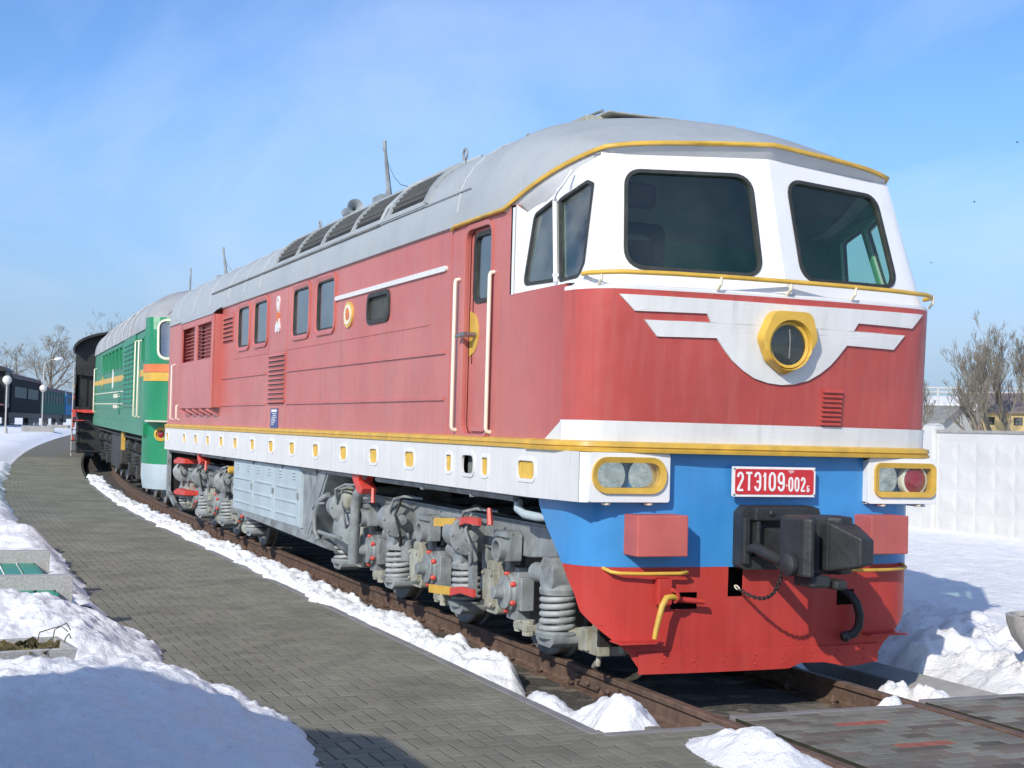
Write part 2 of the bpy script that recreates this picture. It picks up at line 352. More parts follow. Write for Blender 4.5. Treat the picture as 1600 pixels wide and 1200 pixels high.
def snow_mat():
    m = bpy.data.materials.new('snow'); m.use_nodes = True; t = m.node_tree; N, L = t.nodes, t.links; b = N['Principled BSDF']
    b.inputs['Roughness'].default_value = .62; b.inputs['Specular IOR Level'].default_value = .25
    b.inputs['Subsurface Weight'].default_value = 0.0
    g = N.new('ShaderNodeNewGeometry'); pos = g.outputs['Position']
    def nz(s, d=6, r=.6):
        n = N.new('ShaderNodeTexNoise'); n.inputs['Scale'].default_value = s; n.inputs['Detail'].default_value = d; n.inputs['Roughness'].default_value = r; L.new(pos, n.inputs['Vector']); return n.outputs['Fac']
    mr = N.new('ShaderNodeMapRange'); mr.inputs[1].default_value = .56; mr.inputs[2].default_value = .78; L.new(nz(1.7, 8, .65), mr.inputs[0])
    mx_ = N.new('ShaderNodeMix'); mx_.data_type = 'RGBA'; L.new(mr.outputs[0], mx_.inputs[0]); mx_.inputs[6].default_value = (.91, .91, .91, 1); mx_.inputs[7].default_value = (.78, .77, .745, 1)
    L.new(mx_.outputs[2], b.inputs['Base Color'])
    sp1 = N.new('ShaderNodeMapRange'); sp1.inputs[1].default_value = .70; sp1.inputs[2].default_value = .74; L.new(nz(38, 3, .6), sp1.inputs[0])
    sp2 = N.new('ShaderNodeMapRange'); sp2.inputs[1].default_value = .50; sp2.inputs[2].default_value = .66; sp2.inputs[4].default_value = .7; L.new(nz(.9, 4, .6), sp2.inputs[0])
    spm = N.new('ShaderNodeMath'); spm.operation = 'MULTIPLY'; L.new(sp1.outputs[0], spm.inputs[0]); L.new(sp2.outputs[0], spm.inputs[1])
    mg = N.new('ShaderNodeMix'); mg.data_type = 'RGBA'; L.new(spm.outputs[0], mg.inputs[0]); L.new(mx_.outputs[2], mg.inputs[6]); mg.inputs[7].default_value = (.16, .14, .11, 1); L.new(mg.outputs[2], b.inputs['Base Color'])
    b1 = N.new('ShaderNodeBump'); b1.inputs['Strength'].default_value = .8; b1.inputs['Distance'].default_value = .07; L.new(nz(6, 9, .68), b1.inputs['Height'])
    b2 = N.new('ShaderNodeBump'); b2.inputs['Strength'].default_value = .6; b2.inputs['Distance'].default_value = .014; L.new(nz(55, 5, .65), b2.inputs['Height']); L.new(b1.outputs[0], b2.inputs['Normal'])
    L.new(b2.outputs[0], b.inputs['Normal']); return m
SNOW = snow_mat()
def brick_mat(name, cols, rough=.85):
    """paver tone: random per piece, dusty noise"""
    m = bpy.data.materials.new(name); m.use_nodes = True; t = m.node_tree; N, L = t.nodes, t.links; b = N['Principled BSDF']; b.inputs['Roughness'].default_value = rough
    b.inputs['Specular IOR Level'].default_value = .3
    g = N.new('ShaderNodeNewGeometry'); r = N.new('ShaderNodeValToRGB'); oi = N.new('ShaderNodeObjectInfo'); ad = N.new('ShaderNodeMath'); ad.operation = 'ADD'; L.new(g.outputs['Random Per Island'], ad.inputs[0]); L.new(oi.outputs['Random'], ad.inputs[1]); fc = N.new('ShaderNodeMath'); fc.operation = 'FRACT'; L.new(ad.outputs[0], fc.inputs[0]); L.new(fc.outputs[0], r.inputs[0])
    e = r.color_ramp.elements
    for i, (p, c) in enumerate(cols):
        el = e[i] if i < 2 else e.new(p); el.position = p; el.color = (*c, 1)
    n = N.new('ShaderNodeTexNoise'); n.inputs['Scale'].default_value = 1.1; n.inputs['Detail'].default_value = 9; n.inputs['Roughness'].default_value = .7; L.new(g.outputs['Position'], n.inputs['Vector'])
    mr = N.new('ShaderNodeMapRange'); mr.inputs[1].default_value = .35; mr.inputs[2].default_value = .7; mr.inputs[3].default_value = .70; mr.inputs[4].default_value = 1.18; L.new(n.outputs['Fac'], mr.inputs[0])
    x = N.new('ShaderNodeMix'); x.data_type = 'RGBA'; x.blend_type = 'MULTIPLY'; x.inputs[0].default_value = 1; L.new(r.outputs[0], x.inputs[6]); L.new(mr.outputs[0], x.inputs[7])
    L.new(x.outputs[2], b.inputs['Base Color'])
    n2 = N.new('ShaderNodeTexNoise'); n2.inputs['Scale'].default_value = 160; n2.inputs['Detail'].default_value = 3; L.new(g.outputs['Position'], n2.inputs['Vector'])
    bp = N.new('ShaderNodeBump'); bp.inputs['Strength'].default_value = .35; bp.inputs['Distance'].default_value = .004; L.new(n2.outputs['Fac'], bp.inputs['Height']); L.new(bp.outputs[0], b.inputs['Normal'])
    return m
PAVER = brick_mat('grey_paver', [(0, (.195, .193, .150)), (1, (.235, .231, .180)), (.5, (.215, .212, .165)), (.92, (.235, .220, .172))])
PAVERX = brick_mat('crossing_paver', [(0, (.20, .20, .168)), (1, (.10, .092, .075)), (.3, (.23, .225, .195)), (.6, (.165, .155, .13)), (.8, (.20, .165, .14))])
PAVERR = mat('red_paver', (.30, .10, .07), .85, var=.2, vscale=12, bump=.2, bscale=80)
JOINT = mat('joint_sand', (.030, .030, .018), .95, var=.4, vscale=12, bump=.4, bscale=60)
# ================================================================== setting
def off(y): return .0018*max(0.0, y-14.0)**2 if y < 110 else .0018*96**2+.3456*(y-110)
def zg(y): return 0.0 if y < 24 else .0008*(y-24)**2 if y < 37 else .0008*169+.0208*(y-37) if y < 75 else .0008*169+.0208*38
def sstep(x, a, b):
    t = max(0, min(1, (x-a)/(b-a))); return t*t*(3-2*t)
PL, PR = -3.95, -1.73     # path edges beside the straight track
# ground to the horizon, under the snow
g = MB(); g.add([(-1500, -400, -.34), (1500, -400, -.34), (1500, 2500, -.34), (-1500, 2500, -.34)], [(0, 1, 2, 3)])
tag(g.build('ground', SNOW), label='flat snow covered ground reaching to the horizon', kind='structure')
# track bed
def ribbon(x0, x1, y0, y1, step, zf, n=1):
    G = []; y = y0
    while y <= y1+1e-6:
        G.append([(lerp(x0, x1, k/n)+off(y), y, zf(lerp(x0, x1, k/n), y)) for k in range(n+1)]); y += step
    return G
tb = MB(); tb.grid(ribbon(-1.75, 2.3, -9, 80, .12, lambda x, y: -.172+.022*fbm(x*3, y*3)+.012*fbm(x*11, y*11, 3, 3)+zg(y), 40), True)
tag(tb.build('track_bed', GRAVEL, smooth=60), label='dark gravel bed of the locomotive track', kind='structure')
# path: joint bed, pavers laid in herringbone
pb = MB(); pb.grid(ribbon(PL-.6, PR, -9, 110, .5, lambda x, y: -.0035+zg(y), 4), True)
path = tag(pb.build('path', JOINT), label='grey brick path running beside the track', kind='structure')
ps = MB()
G = ribbon(PR, PR, -9, 60, .5, lambda x, y: 0, 1)
for a, b in zip(G[:-1], G[1:]):
    y0, y1 = a[0][1], b[0][1]
    ps.add([(PR+off(y0), y0, -.01+zg(y0)), (PR+off(y1), y1, -.01+zg(y1)), (PR+off(y1), y1, -.3+zg(y1)), (PR+off(y0), y0, -.3+zg(y0))], [(0, 1, 2, 3)])
ps.build('path_edge', KERB, path)
A_ = .1
def herring(x0, x1, y0, y1):
    out_ = []
    for i in range(int(x0/A_)-2, int(x1/A_)+3):
        for j in range(int(y0/A_)-2, int(y1/A_)+3):
            c = (i-j) % 4
            if c == 0: out_.append((i*A_, (i+2)*A_, j*A_, (j+1)*A_))
            elif c == 2: out_.append((i*A_, (i+1)*A_, (j-1)*A_, (j+1)*A_))
    return out_
def clip(b, x0, x1, y0, y1):
    a = (max(b[0], x0), min(b[1], x1), max(b[2], y0), min(b[3], y1))
    return a if a[1]-a[0] > .02 and a[3]-a[2] > .02 else None
KW = .075
def near_edge(y): return PR-KW if y > -.80 else -.92     # the path widens to the rail at the crossing
bricks = []
for b in herring(PL-.3, -.9, -6.2, 46):
    yc = (b[2]+b[3])/2
    c = clip(b, PL-.35, near_edge(yc), -6.0, 46)
    if c: bricks.append(c)
CX, CY = -5.51, -8.31
def bkey(b):
    x, y = (b[0]+b[1])/2, (b[2]+b[3])/2
    dx, dy = x-CX, y-CY; ang = math.degrees(math.atan2(dx, dy)); dep = math.hypot(dx, dy)
    vis = -1 < ang-22.72+20.5 and ang < 43.5 and y > -1.45
    if x < -3.45 and y < .9: vis = False
    return (0 if vis else 1, dep)
bricks.sort(key=bkey)
def brick_box(mb, b, z0, z1, g=.0054, ch=.002, sx=0, sy=0, sz=0):
    x0, x1, y0, y1 = b[0]+g-sx, b[1]-g-sx, b[2]+g-sy, b[3]-g-sy
    vs = [(x0, y0, z0), (x1, y0, z0), (x1, y1, z0), (x0, y1, z0), (x0, y0, z1-ch), (x1, y0, z1-ch), (x1, y1, z1-ch), (x0, y1, z1-ch),
          (x0+ch, y0+ch, z1), (x1-ch, y0+ch, z1), (x1-ch, y1-ch, z1), (x0+ch, y1-ch, z1)]
    mb.add(vs, [(0, 1, 5, 4), (1, 2, 6, 5), (2, 3, 7, 6), (3, 0, 4, 7), (4, 5, 9, 8), (5, 6, 10, 9), (6, 7, 11, 10), (7, 4, 8, 11), (8, 9, 10, 11)])
SHARE = {}
def piece(b, m, parent, name='brick'):
    w, h = round(b[1]-b[0], 3), round(b[3]-b[2], 3); k = (w, h, m.name)
    if k not in SHARE:
        mb = MB(); brick_box(mb, (-w/2, w/2, -h/2, h/2), -.03, 0); o = mb.build(name, m, parent); SHARE[k] = o.data
    else:
        o = bpy.data.objects.new(name, SHARE[k]); COL.objects.link(o); o.parent = parent
    o.location = ((b[0]+b[1])/2, (b[2]+b[3])/2, rnd.uniform(-.0005, .0025)); o.rotation_euler = (rnd.uniform(-.006, .006), rnd.uniform(-.006, .006), rnd.uniform(-.008, .008))
for b in bricks[:300]: piece(b, PAVER, path)
rest = MB()
for b in bricks[300:]:
    yc = (b[2]+b[3])/2; dz = rnd.uniform(-.0005, .0025)+zg(yc)
    brick_box(rest, b, -.03+zg(yc), dz, sx=-off(yc))
rest.build('paving', PAVER, path, kind='stuff')
farp = MB(); farp.grid(ribbon(PL-.4, PR-.05, 46, 110, .5, lambda x, y: -.002+zg(y), 2), True); farp.build('far_paving', mat('far_paver_surface', (.155, .142, .108), .85, var=.12, vscale=5, bump=.2, bscale=50), path)
# concrete kerb stones along the path edge and round the corner to the rail
for i in range(34):
    y0 = -.80+i*1.0; y1 = y0+.985
    k = MB(); k.box(-KW/2, KW/2, -(y1-y0)/2, (y1-y0)/2, -.28, .004)
    o = k.build('kerb_stone', KERB, path, bevel=.006) if i == 0 else link_copy(o, path)
    ym = (y0+y1)/2; o.location = (PR-KW/2+off(ym)+.001, ym, zg(ym)+rnd.uniform(-.003, .004)); o.rotation_euler = (0, 0, -math.atan(.0036*max(0, ym-14)))
k = MB(); k.box(PR, -.93, -.875, -.80, -.28, .005); k.build('kerb_stone', KERB, path, bevel=.006)
# crossing between and beyond the rails
cx_ = MB(); cx_.box(-.70, .70, -4.5, -.62, -.25, -.0035); cx_.box(.88, 3.2, -4.5, -.50, -.25, -.0035)
crossing = tag(cx_.build('crossing', JOINT), label='paved level crossing between the rails in front of the red locomotive', kind='structure')
k = MB(); k.box(-.70, .70, -.62, -.545, -.25, .003); k.build('kerb_stone', KERB, crossing, bevel=.006)
k = MB(); k.box(.88, 3.2, -.50, -.425, -.25, .003); k.build('kerb_stone', KERB, crossing, bevel=.006)
reds = 0
for j in range(26):
    y1 = -.625-j*.1; sh = (j % 2)*.1
    x = -.70-sh
    while x < .70:
        b = clip((x, x+.2, y1-.1, y1), -.70, .70, -4, 0)
        if b:
            red = (j in (3, 9) and -.10-.1*(j == 9) < (b[0]+b[1])/2 < .30)
            piece(b, PAVERR if red else PAVERX, crossing)
        x += .2
cr2 = MB()
for j in range(26):
    y1 = -.505-j*.1; x = .88-(j % 2)*.1
    while x < 3.2:
        b = clip((x, x+.2, y1-.1, y1), .88, 3.2, -4, 0)
        if b: brick_box(cr2, b, -.03, rnd.uniform(-.0005, .0025))
        x += .2
cr2.build('paving', PAVERX, crossing, kind='stuff')

# rails and sleepers
def rail(x, name, label):
    prof = [(-.075, -.18), (.075, -.18), (.075, -.168), (.02, -.155), (.009, -.14), (.009, -.05), (.036, -.038), (.037, -.008), (.030, 0), (-.030, 0), (-.037, -.008), (-.036, -.038), (-.009, -.05), (-.009, -.14), (-.02, -.155), (-.075, -.168)]
    ys = [-9+.5*i for i in range(180)]
    G_ = [[(x+off(y)+p[0], y, p[1]+zg(y)) for p in prof+[prof[0]]] for y in ys]
    r = MB(); r.grid(G_); return r
t = empty('railway_track', label='rusty rails on sleepers under the three engines', cat='track')
for sx in (-.795, .795): rail(sx, '', '').build('rail', RUST, t, smooth=30)
slp = MB(); slp.prism([(-.14, -.30), (.14, -.30), (.12, -.17), (-.12, -.17)], -1.25, 1.25, 'x')
fas = MB()
for sx in (-.795, .795):
    for d in (-1, 1):
        fas.box(sx+d*.10-.035, sx+d*.10+.035, -.07, .07, -.175, -.155); fas.cyl((sx+d*.10, 0, -.16), (sx+d*.10, 0, -.09), .016, n=6); fas.lathe([(.028, 0), (.028, .022), (.018, .026)], (sx+d*.10, 0, -.135), 'z', 6)
first = None
for i in range(66):
    y = -8.4+i*.58
    if -4.6 < y < -.6: continue
    if first is None: o = first = slp.build('sleeper', SLEEP, t, bevel=.01); f0 = fas.build('fastening', RUST, o, kind='stuff')
    else: o = link_copy(first, t); link_copy(f0, o)
    o.location = (off(y)+rnd.uniform(-.01, .01), y, zg(y)); o.rotation_euler = (0, 0, -math.atan(.0036*max(0, y-14)))
# fishplate with bolts on the near rail
fp = MB(); fp.box(-.845, -.815, .75, 1.45, -.135, -.055)
fp.bolts([(-.845, .85+.17*i, -.095) for i in range(4)], '-x', .022, .03); fp.build('fishplate', RUST, t, bevel=.006)
# concrete trough wall beside the far rail
for i in range(14):
    k = MB(); k.prism([(1.36, -.34), (1.66, -.34), (1.66, -.02), (1.60, .0), (1.42, -.06)], 0, 2.42, 'y')
    o = tag(k.build('concrete_beam', CONC, bevel=.01), label='low concrete edge beam beside the far rail, nearest the crossing' if i == 0 else 'low concrete edge beam beside the far rail, hidden in shade under the engine', cat='beam', group='edge beams beside the track')
    o.location = (0, -.42+i*2.46, 0)
    if -.42+i*2.46 > 10: bpy.data.objects.remove(o); break
# loose stones in the bed
for i, (x, y, s) in enumerate([(-1.40, .95, .13), (-1.50, 1.28, .10), (-1.18, .45, .08), (.34, -.32, .26), (.62, -.42, .12), (-1.35, 1.75, .09)]):
    k = MB(); n = 9
    G_ = [[((.9+.3*fbm(a*2+i, b*2))*math.cos(b)*math.cos(a), (.8+.3*fbm(a*2+i, b*2))*math.cos(b)*math.sin(a), .5*math.sin(b)) for b in [-.5+k2*.26 for k2 in range(9)]] for a in [2*PI*q/12 for q in range(13)]]
    k.grid(G_); o = k.build('stone', STONE, smooth=70, label=['mossy stone against the snow strip by the near rail', 'smaller mossy stone behind it on the path side of the near rail', 'stone beside the near rail web', 'largest flat pale stone between the rails by the crossing', 'small stone against the far rail foot by the crossing', 'small stone by the near rail behind the white snow heap'][i], cat='stone')
    o.location = (x, y, -.20); o.scale = (s, s, s*.9)
# ------------------------------------------------------------------ snow
def heightfield(name, x0, x1, y0, y1, nx, ny, fn, label, curved=True, warp=None):
    G_ = []
    for i in range(ny+1):
        t_ = i/ny; y = lerp(y0, y1, t_**warp if warp else t_)
        row = []
        for j in range(nx+1):
            x = lerp(x0, x1, j/nx); row.append((x+(off(y) if curved else 0), y, fn(x, y)+zg(y)))
        G_.append(row)
    s = MB(); s.grid(G_); return tag(s.build(name, SNOW, smooth=75), label=label, kind='stuff')
def bump_(x, y, cx, cy, rx, ry, h, p=1.0):
    d = ((x-cx)/rx)**2+((y-cy)/ry)**2
    return h*math.exp(-d*p) if d < 9 else 0
def bill(x, y, z=0, o=3): return 1-2*abs(fbm(x, y, z, o))
def left_snow(x, y):
    e = -3.86+.13*fbm(.5, y*.55, 2, 3)+.10*fbm(y*2.1, 9.3, 4, 3)        # snow edge over the path
    d = e-x
    h = -.05+.20*sstep(d, -.06, .35)+.10*sstep(d, .3, 1.6)
    lump = fbm(x*1.1, y*1.1, 3, 4)*.10+fbm(x*4, y*4, 8, 3)*.022
    h += lump*sstep(d, -.1, .5)
    h -= .15*sstep(y, 3.4, 4.2)*(1-sstep(y, 6.6, 8.0))*sstep(d, .2, .6)
    h += .05*bill(x*2.2, y*2.2, 4, 4)*sstep(d, 0, .4)-.02
    h += bump_(x, y, -4.25, 6.9, .5, 1.2, .10)+bump_(x, y, -4.5, 10.5, .8, 2.5, .16)
    return h
heightfield('snow_bank', -9, -3.3, 4.3, 40, 100, 760, left_snow, 'long snow bank along the left side of the path', warp=1.35)
def left_far(x, y):
    d = -3.9-x; return -.05+.25*sstep(d, -.1, .8)+.10*fbm(x*.35, y*.35, 3, 4)*sstep(d, 0, 2)
heightfield('snow_field', -40, -3.4, 38, 110, 80, 140, left_far, 'snow covered lawn left of the far path')
def mound(x, y):
    # ploughed heap in the near left corner
    ex = -3.46+.16*fbm(.3, y*1.0, 5, 3)+.06*fbm(.3, y*4, 5, 2)-.36*sstep(y, .2, 2.2)-.30*sstep(-y, .9, 2.2)
    d = ex-x
    h = -.05+.09*sstep(d, -.04, .10)+.26*sstep(d, .02, .85)
    h += bump_(x, y, -4.75, -.35, .8, 1.0, .10)+bump_(x, y, -4.35, 2.75, .55, .60, .07)+bump_(x, y, -4.95, 2.9, .7, .6, .10)
    h -= bump_(x, y, -4.75, 1.25, .55, .50, .30)                            # hollow with the planter
    h += (fbm(x*1.3, y*1.3, 1, 4)*.06+fbm(x*5, y*5, 2, 4)*.030+.034*bill(x*2.3, y*2.3, 4, 4)-.015+.012*fbm(x*11, y*11, 7, 3))*sstep(d, -.05, .4)
    h += .05*max(0, fbm(x*7, y*7, 9, 3))*sstep(d, -.06, .05)*(1-sstep(d, .12, .4))
    h -= .40*sstep(y, 3.45, 4.2)
    return h
heightfield('snow_heap', -7.2, -3.1, -3.2, 4.9, 260, 420, mound, 'big smooth snow heap in the near left corner beside the path', curved=False)
def strip(x, y):
    # ridge of crumbled snow between path edge and near rail
    xl = -1.74-.10*sstep(y, 2.4, 4)*(1+1.2*fbm(3, y*.8, 1, 3))+.05*fbm(3, y*3, 1, 2)
    xr = -1.20+.10*fbm(7, y*.9, 2, 3)+.05*fbm(7, y*3.5, 2, 2)
    gap = sstep(y, .92, 1.6)
    e = sstep(x, xl-.05, xl+.16)*(1-sstep(x, xr-.22, xr+.03))*gap
    top = .035+.075*max(-.6, fbm(x*2.2, y*1.5, 3, 3))+.034*bill(x*4.5, y*4.5, 2, 3)+.025*fbm(x*13, y*13, 6, 3)
    heap = bump_(x, y, -1.37, -.36, .31, .42, .40, 1.1)+bump_(x, y, -1.55, .42, .17, .42, .30, 1.1)
    h = -.27+(.27+top)*e+heap*(1+.22*fbm(x*5, y*5, 6, 4))
    if y < 2.4 and x < PR+.02: h = -.27
    if heap > .05: h += fbm(x*14, y*14, 6, 3)*.016
    return h
heightfield('snow_ridge', -2.15, -.98, -.82, 34, 52, 1200, strip, 'narrow ridge of dirty snow between the path and the near rail', warp=1.25)
def heap2(x, y):
    d = ((x+1.18)/.24)**2+((y+1.62)/.45)**2
    return -.03+.19*math.exp(-d*1.1)*(1+.25*fbm(x*5, y*5, 3, 4))-.02*sstep(d, 1.5, 3)+.012*fbm(x*14, y*14, 1, 3)*math.exp(-d*.7)
heightfield('snow_heap', -1.75, -.83, -2.6, -.95, 60, 100, heap2, 'small snow heap on the paving beside the near rail', curved=False)
def between(x, y):
    r = math.exp(-((y+.50-.03*math.sin(x*9))/.11)**2)*(.55+.5*fbm(x*2.7, 3, 3, 3))
    return -.25+.27*max(0, r)+.02*fbm(x*9, y*9, 3, 3)+bump_(x, y, .58, -.50, .12, .08, .07)
heightfield('snow_patch', -.72, .73, -.95, -.1, 80, 50, between, 'thin line of snow along the crossing edge between the rails', curved=False)
def right_snow(x, y):
    d = x-1.72-.10*fbm(2, y*1.4, 3, 3)+.28*sstep(-y, -.9, .2)
    h = -.30+.31*sstep(d, 0, .55)+.10*sstep(d, .2, 1.0)*sstep(y, -1.5, 3)
    chunk = sstep(x, 1.7, 2.3)*(1-sstep(x, 3.0, 5.0))*(1-sstep(y, 2.2, 4.5))
    h += chunk*(.16*max(-.3, fbm(x*2.6, y*2.6, 1, 4))+.05*fbm(x*8, y*8, 4, 3))
    h += (.045*fbm(x*.7, y*.7, 5, 4)+.018*fbm(x*4, y*4, 7, 3))*sstep(d, .1, 1)
    if y < -.3: h -= .35*sstep(-y, .38, .52)*(1-sstep(x, 3.0, 3.4))
    return h
heightfield('snow_field', 1.5, 14.5, -1.6, 24, 260, 460, right_snow, 'bright snow field between the locomotive and the white wall', warp=1.3)
def beam_snow(x, y):
    d = ((x-1.22)/.22)**2; e = sstep(y, -.50, -.38)*(1-sstep(y, .28, .50))
    return -.27+.26*e*math.exp(-d*1.3)*(1+.35*fbm(x*6, y*6, 2, 4))+.015*fbm(x*14, y*14, 2, 3)
heightfield('snow_patch', .86, 1.75, -.55, .6, 60, 70, beam_snow, 'lumpy snow between the far rail and the concrete beam', curved=False)
def under(x, y): return -.25+.22*math.exp(-(((x-1.12)/.2)**2+((y-1.6)/.5)**2))*(1+.4*fbm(x*5, y*5, 2, 3))
heightfield('snow_patch', .88, 1.4, .4, 2.8, 30, 60, under, 'shaded snow lump beside the far rail behind the plough', curved=False)
# ================================================================== red locomotive
LOCO = empty('diesel_locomotive', (0, 0, 0), label='large red diesel locomotive with white cab, blue and red front and grey roof', cat='locomotive')
HW, YR, ZB, ZG_ = 1.475, 17.15, 1.70, 3.46
SL = Fr((-HW, 0, 0), (0, -1, 0), (0, 0, 1))      # left side wall, u = -y, normal -x
SRr = Fr((HW, 0, 0), (0, 1, 0), (0, 0, 1))
def yr(y0, y1, z0, z1, r=.06, n=5): return rrect(-y1, -y0, z0, z1, r, n)
# plan of the nose at belt height: x -> y
NOSE = [(0, -.050), (.3, -.046), (.6, -.030), (.9, -.002), (1.1, .024), (1.22, .050), (1.30, .088), (1.37, .150), (1.42, .225), (1.455, .31), (1.475, .44)]
def nose_y(x, z):
    x = abs(x)
    for (a, b), (c, d) in zip(NOSE[:-1], NOSE[1:]):
        if x <= c: y = lerp(b, d, (x-a)/(c-a)); break
    else: y = NOSE[-1][1]
    w = 1-sstep(x, 1.25, 1.475); return y+.105*(2.75-z)*(w*.9+.1)
def nose_grid(z0, z1, n=6, d=0.0, x1=1.475, xs=None):
    xs = xs or [x for x, _ in NOSE]; xs = [-x for x in reversed(xs) if x > 0]+xs
    return [[(x*(1+d/1.475), nose_y(x, lerp(z0, z1, k/n))-d, lerp(z0, z1, k/n)) for k in range(n+1)] for x in xs]
# --- side walls with openings
wins = [(10.53, 11.24), (9.46, 10.20), (7.36, 8.10), (6.29, 7.02)]
openings = [yr(a, b, 2.82, 3.37, .08) for a, b in wins]+[yr(4.35, 5.06, 2.78, 3.07, .09)]
door_out = yr(1.80, 2.36, 1.735, 3.385, .10)
body_poly = [(-YR, ZB), (-.44, ZB), (-.44, 2.79), (-1.34, 2.79), (-1.34, ZG_), (-YR, ZG_)]
s = MB(); s.panel(SL, body_poly, openings+[door_out], -.04, 0.0); s.build('side_wall', RED, LOCO, label='faded red side wall with windows')
s = MB(); s.panel(SRr, [(-p[0], p[1]) for p in reversed(body_poly)], [], -.04, 0); s.build('side_wall', RED, LOCO)
s = MB(); s.prism([(-HW+.04, ZB), (HW-.04, ZB), (HW-.04, ZG_), (1.2, 3.95), (.8, 4.15), (-.8, 4.15), (-1.2, 3.95), (-HW+.04, ZG_)], YR-.06, YR-.02, 'y'); s.build('end_wall', RED, LOCO)
# raised brow round each window, rubber, pane
for i, (a, b) in enumerate(wins):
    o_ = yr(a-.06, b+.06, 2.82, 3.425, .13); i_ = yr(a+.005, b-.005, 2.825, 3.355, .08)
    s = MB(); s.ringp(SL, offs(i_, .065), offs(i_, .040), -.01, .020, .022); s.ringp(SL, offs(i_, .041), offs(i_, .006), -.03, .020, .002); w = s.build('window', RED, LOCO)
    s = MB(); s.ringp(SL, offs(i_, .008), offs(i_, -.012), -.03, .004); s.build('gasket', GASK, w, smooth=40)
    s = MB(); s.panel(SL, offs(i_, -.015), [], -.022, -.016); s.build('pane', PANES, w)
i_ = yr(4.355, 5.055, 2.785, 3.065, .09)
s = MB(); s.ringp(SL, offs(i_, .012), offs(i_, -.03), -.03, .018); w = s.build('small_window', GASK, LOCO, smooth=40)
s = MB(); s.panel(SL, offs(i_, -.02), [], -.03, -.018); s.build('pane', GRILLE, w)
# dark engine room behind the windows
s = MB(); s.box(-1.0, 1.4, 3.2, YR-.3, 1.75, 3.9); s.build('engine_room', INDARK, LOCO)
for (a, b), kind in zip([(6.29, 7.02)], ['curtain']):
    s = MB()
    pts = [(lerp(a+.02, b-.02, k/28), .03*math.sin(k*1.9)+.008*math.sin(k*4.1)) for k in range(29)]
    s.grid([[(-HW+.16+d, y, 2.83), (-HW+.16+d*.6, y, 3.36)] for y, d in pts]); s.build('curtain', INCREAM, LOCO, smooth=60)
# belt mouldings
def hstrip(z, ya, yb, name, m, w=.03, d=.016, lab=None):
    s = MB(); s.panel(SL, yr(ya, yb, z-w/2, z+w/2, w*.45, 3), [], -.002, d); return s.build(name, m, LOCO, smooth=35, label=lab)
hstrip(3.12, 2.79, 6.22, 'moulding', WHITE, .045, .022, 'white horizontal moulding')
for z in (2.42, 2.03):
    for ya, yb in ((2.78, 8.33), (9.43, 12.30)):
        s = MB(); s.prism([(-HW+.002, z-.022), (-HW-.016, z-.020), (-HW-.018, z-.004), (-HW+.002, z+.014)], ya, yb, 'y'); s.build('rib', RED, LOCO)
for ya, yb in ((3.2, 11.5),):
    s = MB(); s.prism([(-HW+.002, 2.662), (-HW-.006, 2.664), (-HW-.007, 2.674), (-HW+.002, 2.68)], ya, yb, 'y'); s.build('panel_seam', RED, LOCO)
for y in (9.38, 8.38, 2.70):
    s = MB(); s.prism([(-y-.01, ZB+.02), (-y+.01, ZB+.02), (-y+.01, ZG_-.02), (-y-.01, ZG_-.02)], 0, .004, 'z') if False else s.box(-HW-.004, -HW+.002, y-.012, y+.012, ZB+.02, ZG_-.02); s.build('panel_seam', RED, LOCO)
# louvred vents on the side
def louvre(y0, y1, z0, z1, n, name, top=True):
    s = MB(); o_ = yr(y0-.03, y1+.03, z0-.02, z1+.03, .10 if top else .03); i_ = yr(y0, y1, z0, z1, .08 if top else .02)
    s.ringp(SL, o_, i_, -.01, .012, .003); s.panel(SL, i_, [], -.012, .002); p = s.build(name, RED, LOCO)
    for k in range(n):
        z = lerp(z0, z1, (k+.5)/n); h = (z1-z0)/n
        t_ = MB(); t_.prism([(-HW-.003, z-h*.42), (-HW-.034, z-h*.40), (-HW-.030, z-h*.26), (-HW-.003, z+h*.20)], y0+.02, y1-.02, 'y')
        t_.build('slat', RED, p)
    d = MB()
    for k in range(n):
        z = lerp(z0, z1, (k+.5)/n); h = (z1-z0)/n; d.box(-HW-.0045, -HW-.0035, y0+.03, y1-.03, z-h*.5, z-h*.40)
        d.box(-HW-.030, -HW-.004, y0+.03, y1-.03, z-h*.425, z-h*.418)
    d.build('vent_gap', DARK, p)
louvre(8.42, 9.30, 2.03, 2.66, 11, 'louvre')
louvre(11.58, 12.30, 2.94, 3.32, 6, 'louvre', False)
# big radiator cabinet at the rear
CX0 = -1.62
s = MB()
fcab = Fr((CX0, 0, 0), (0, -1, 0), (0, 0, 1))
holes = [yr(13.86, 15.0, 2.72, 3.26, .01), yr(12.48, 13.66, 2.72, 3.26, .01)]
s.panel(fcab, rect(-15.15, -12.35, 1.98, 3.37), holes, -.03, 0)
s.box(CX0+.031, -HW+.01, 12.352, 12.38, 1.99, 3.36); s.box(CX0+.031, -HW+.01, 15.12, 15.148, 1.99, 3.36)
s.box(CX0+.031, -HW+.01, 12.38, 15.12, 1.99, 2.01)
cabn = s.build('radiator_cabinet', RED, LOCO, bevel=.006)
for y0, y1 in ((13.86, 15.0), (12.48, 13.66)):
    d = MB(); d.box(CX0+.125, CX0+.130, y0, y1, 2.72, 3.26); d.build('cabinet_back', RED, cabn)
    for k in range(9):
        z = 2.76+k*.056; t_ = MB(); t_.prism([(CX0+.12, z), (CX0+.06, z-.022), (CX0+.063, z-.03), (CX0+.124, z-.01)], y0, y1, 'y'); t_.build('slat', RED, cabn)
for k in range(5):
    y = 12.7+k*.58; t_ = MB(); t_.bar((CX0+.01, y, 1.98), (-HW-.002, y-.25, 1.90), .015, .07); t_.build('bracket', RED, cabn)
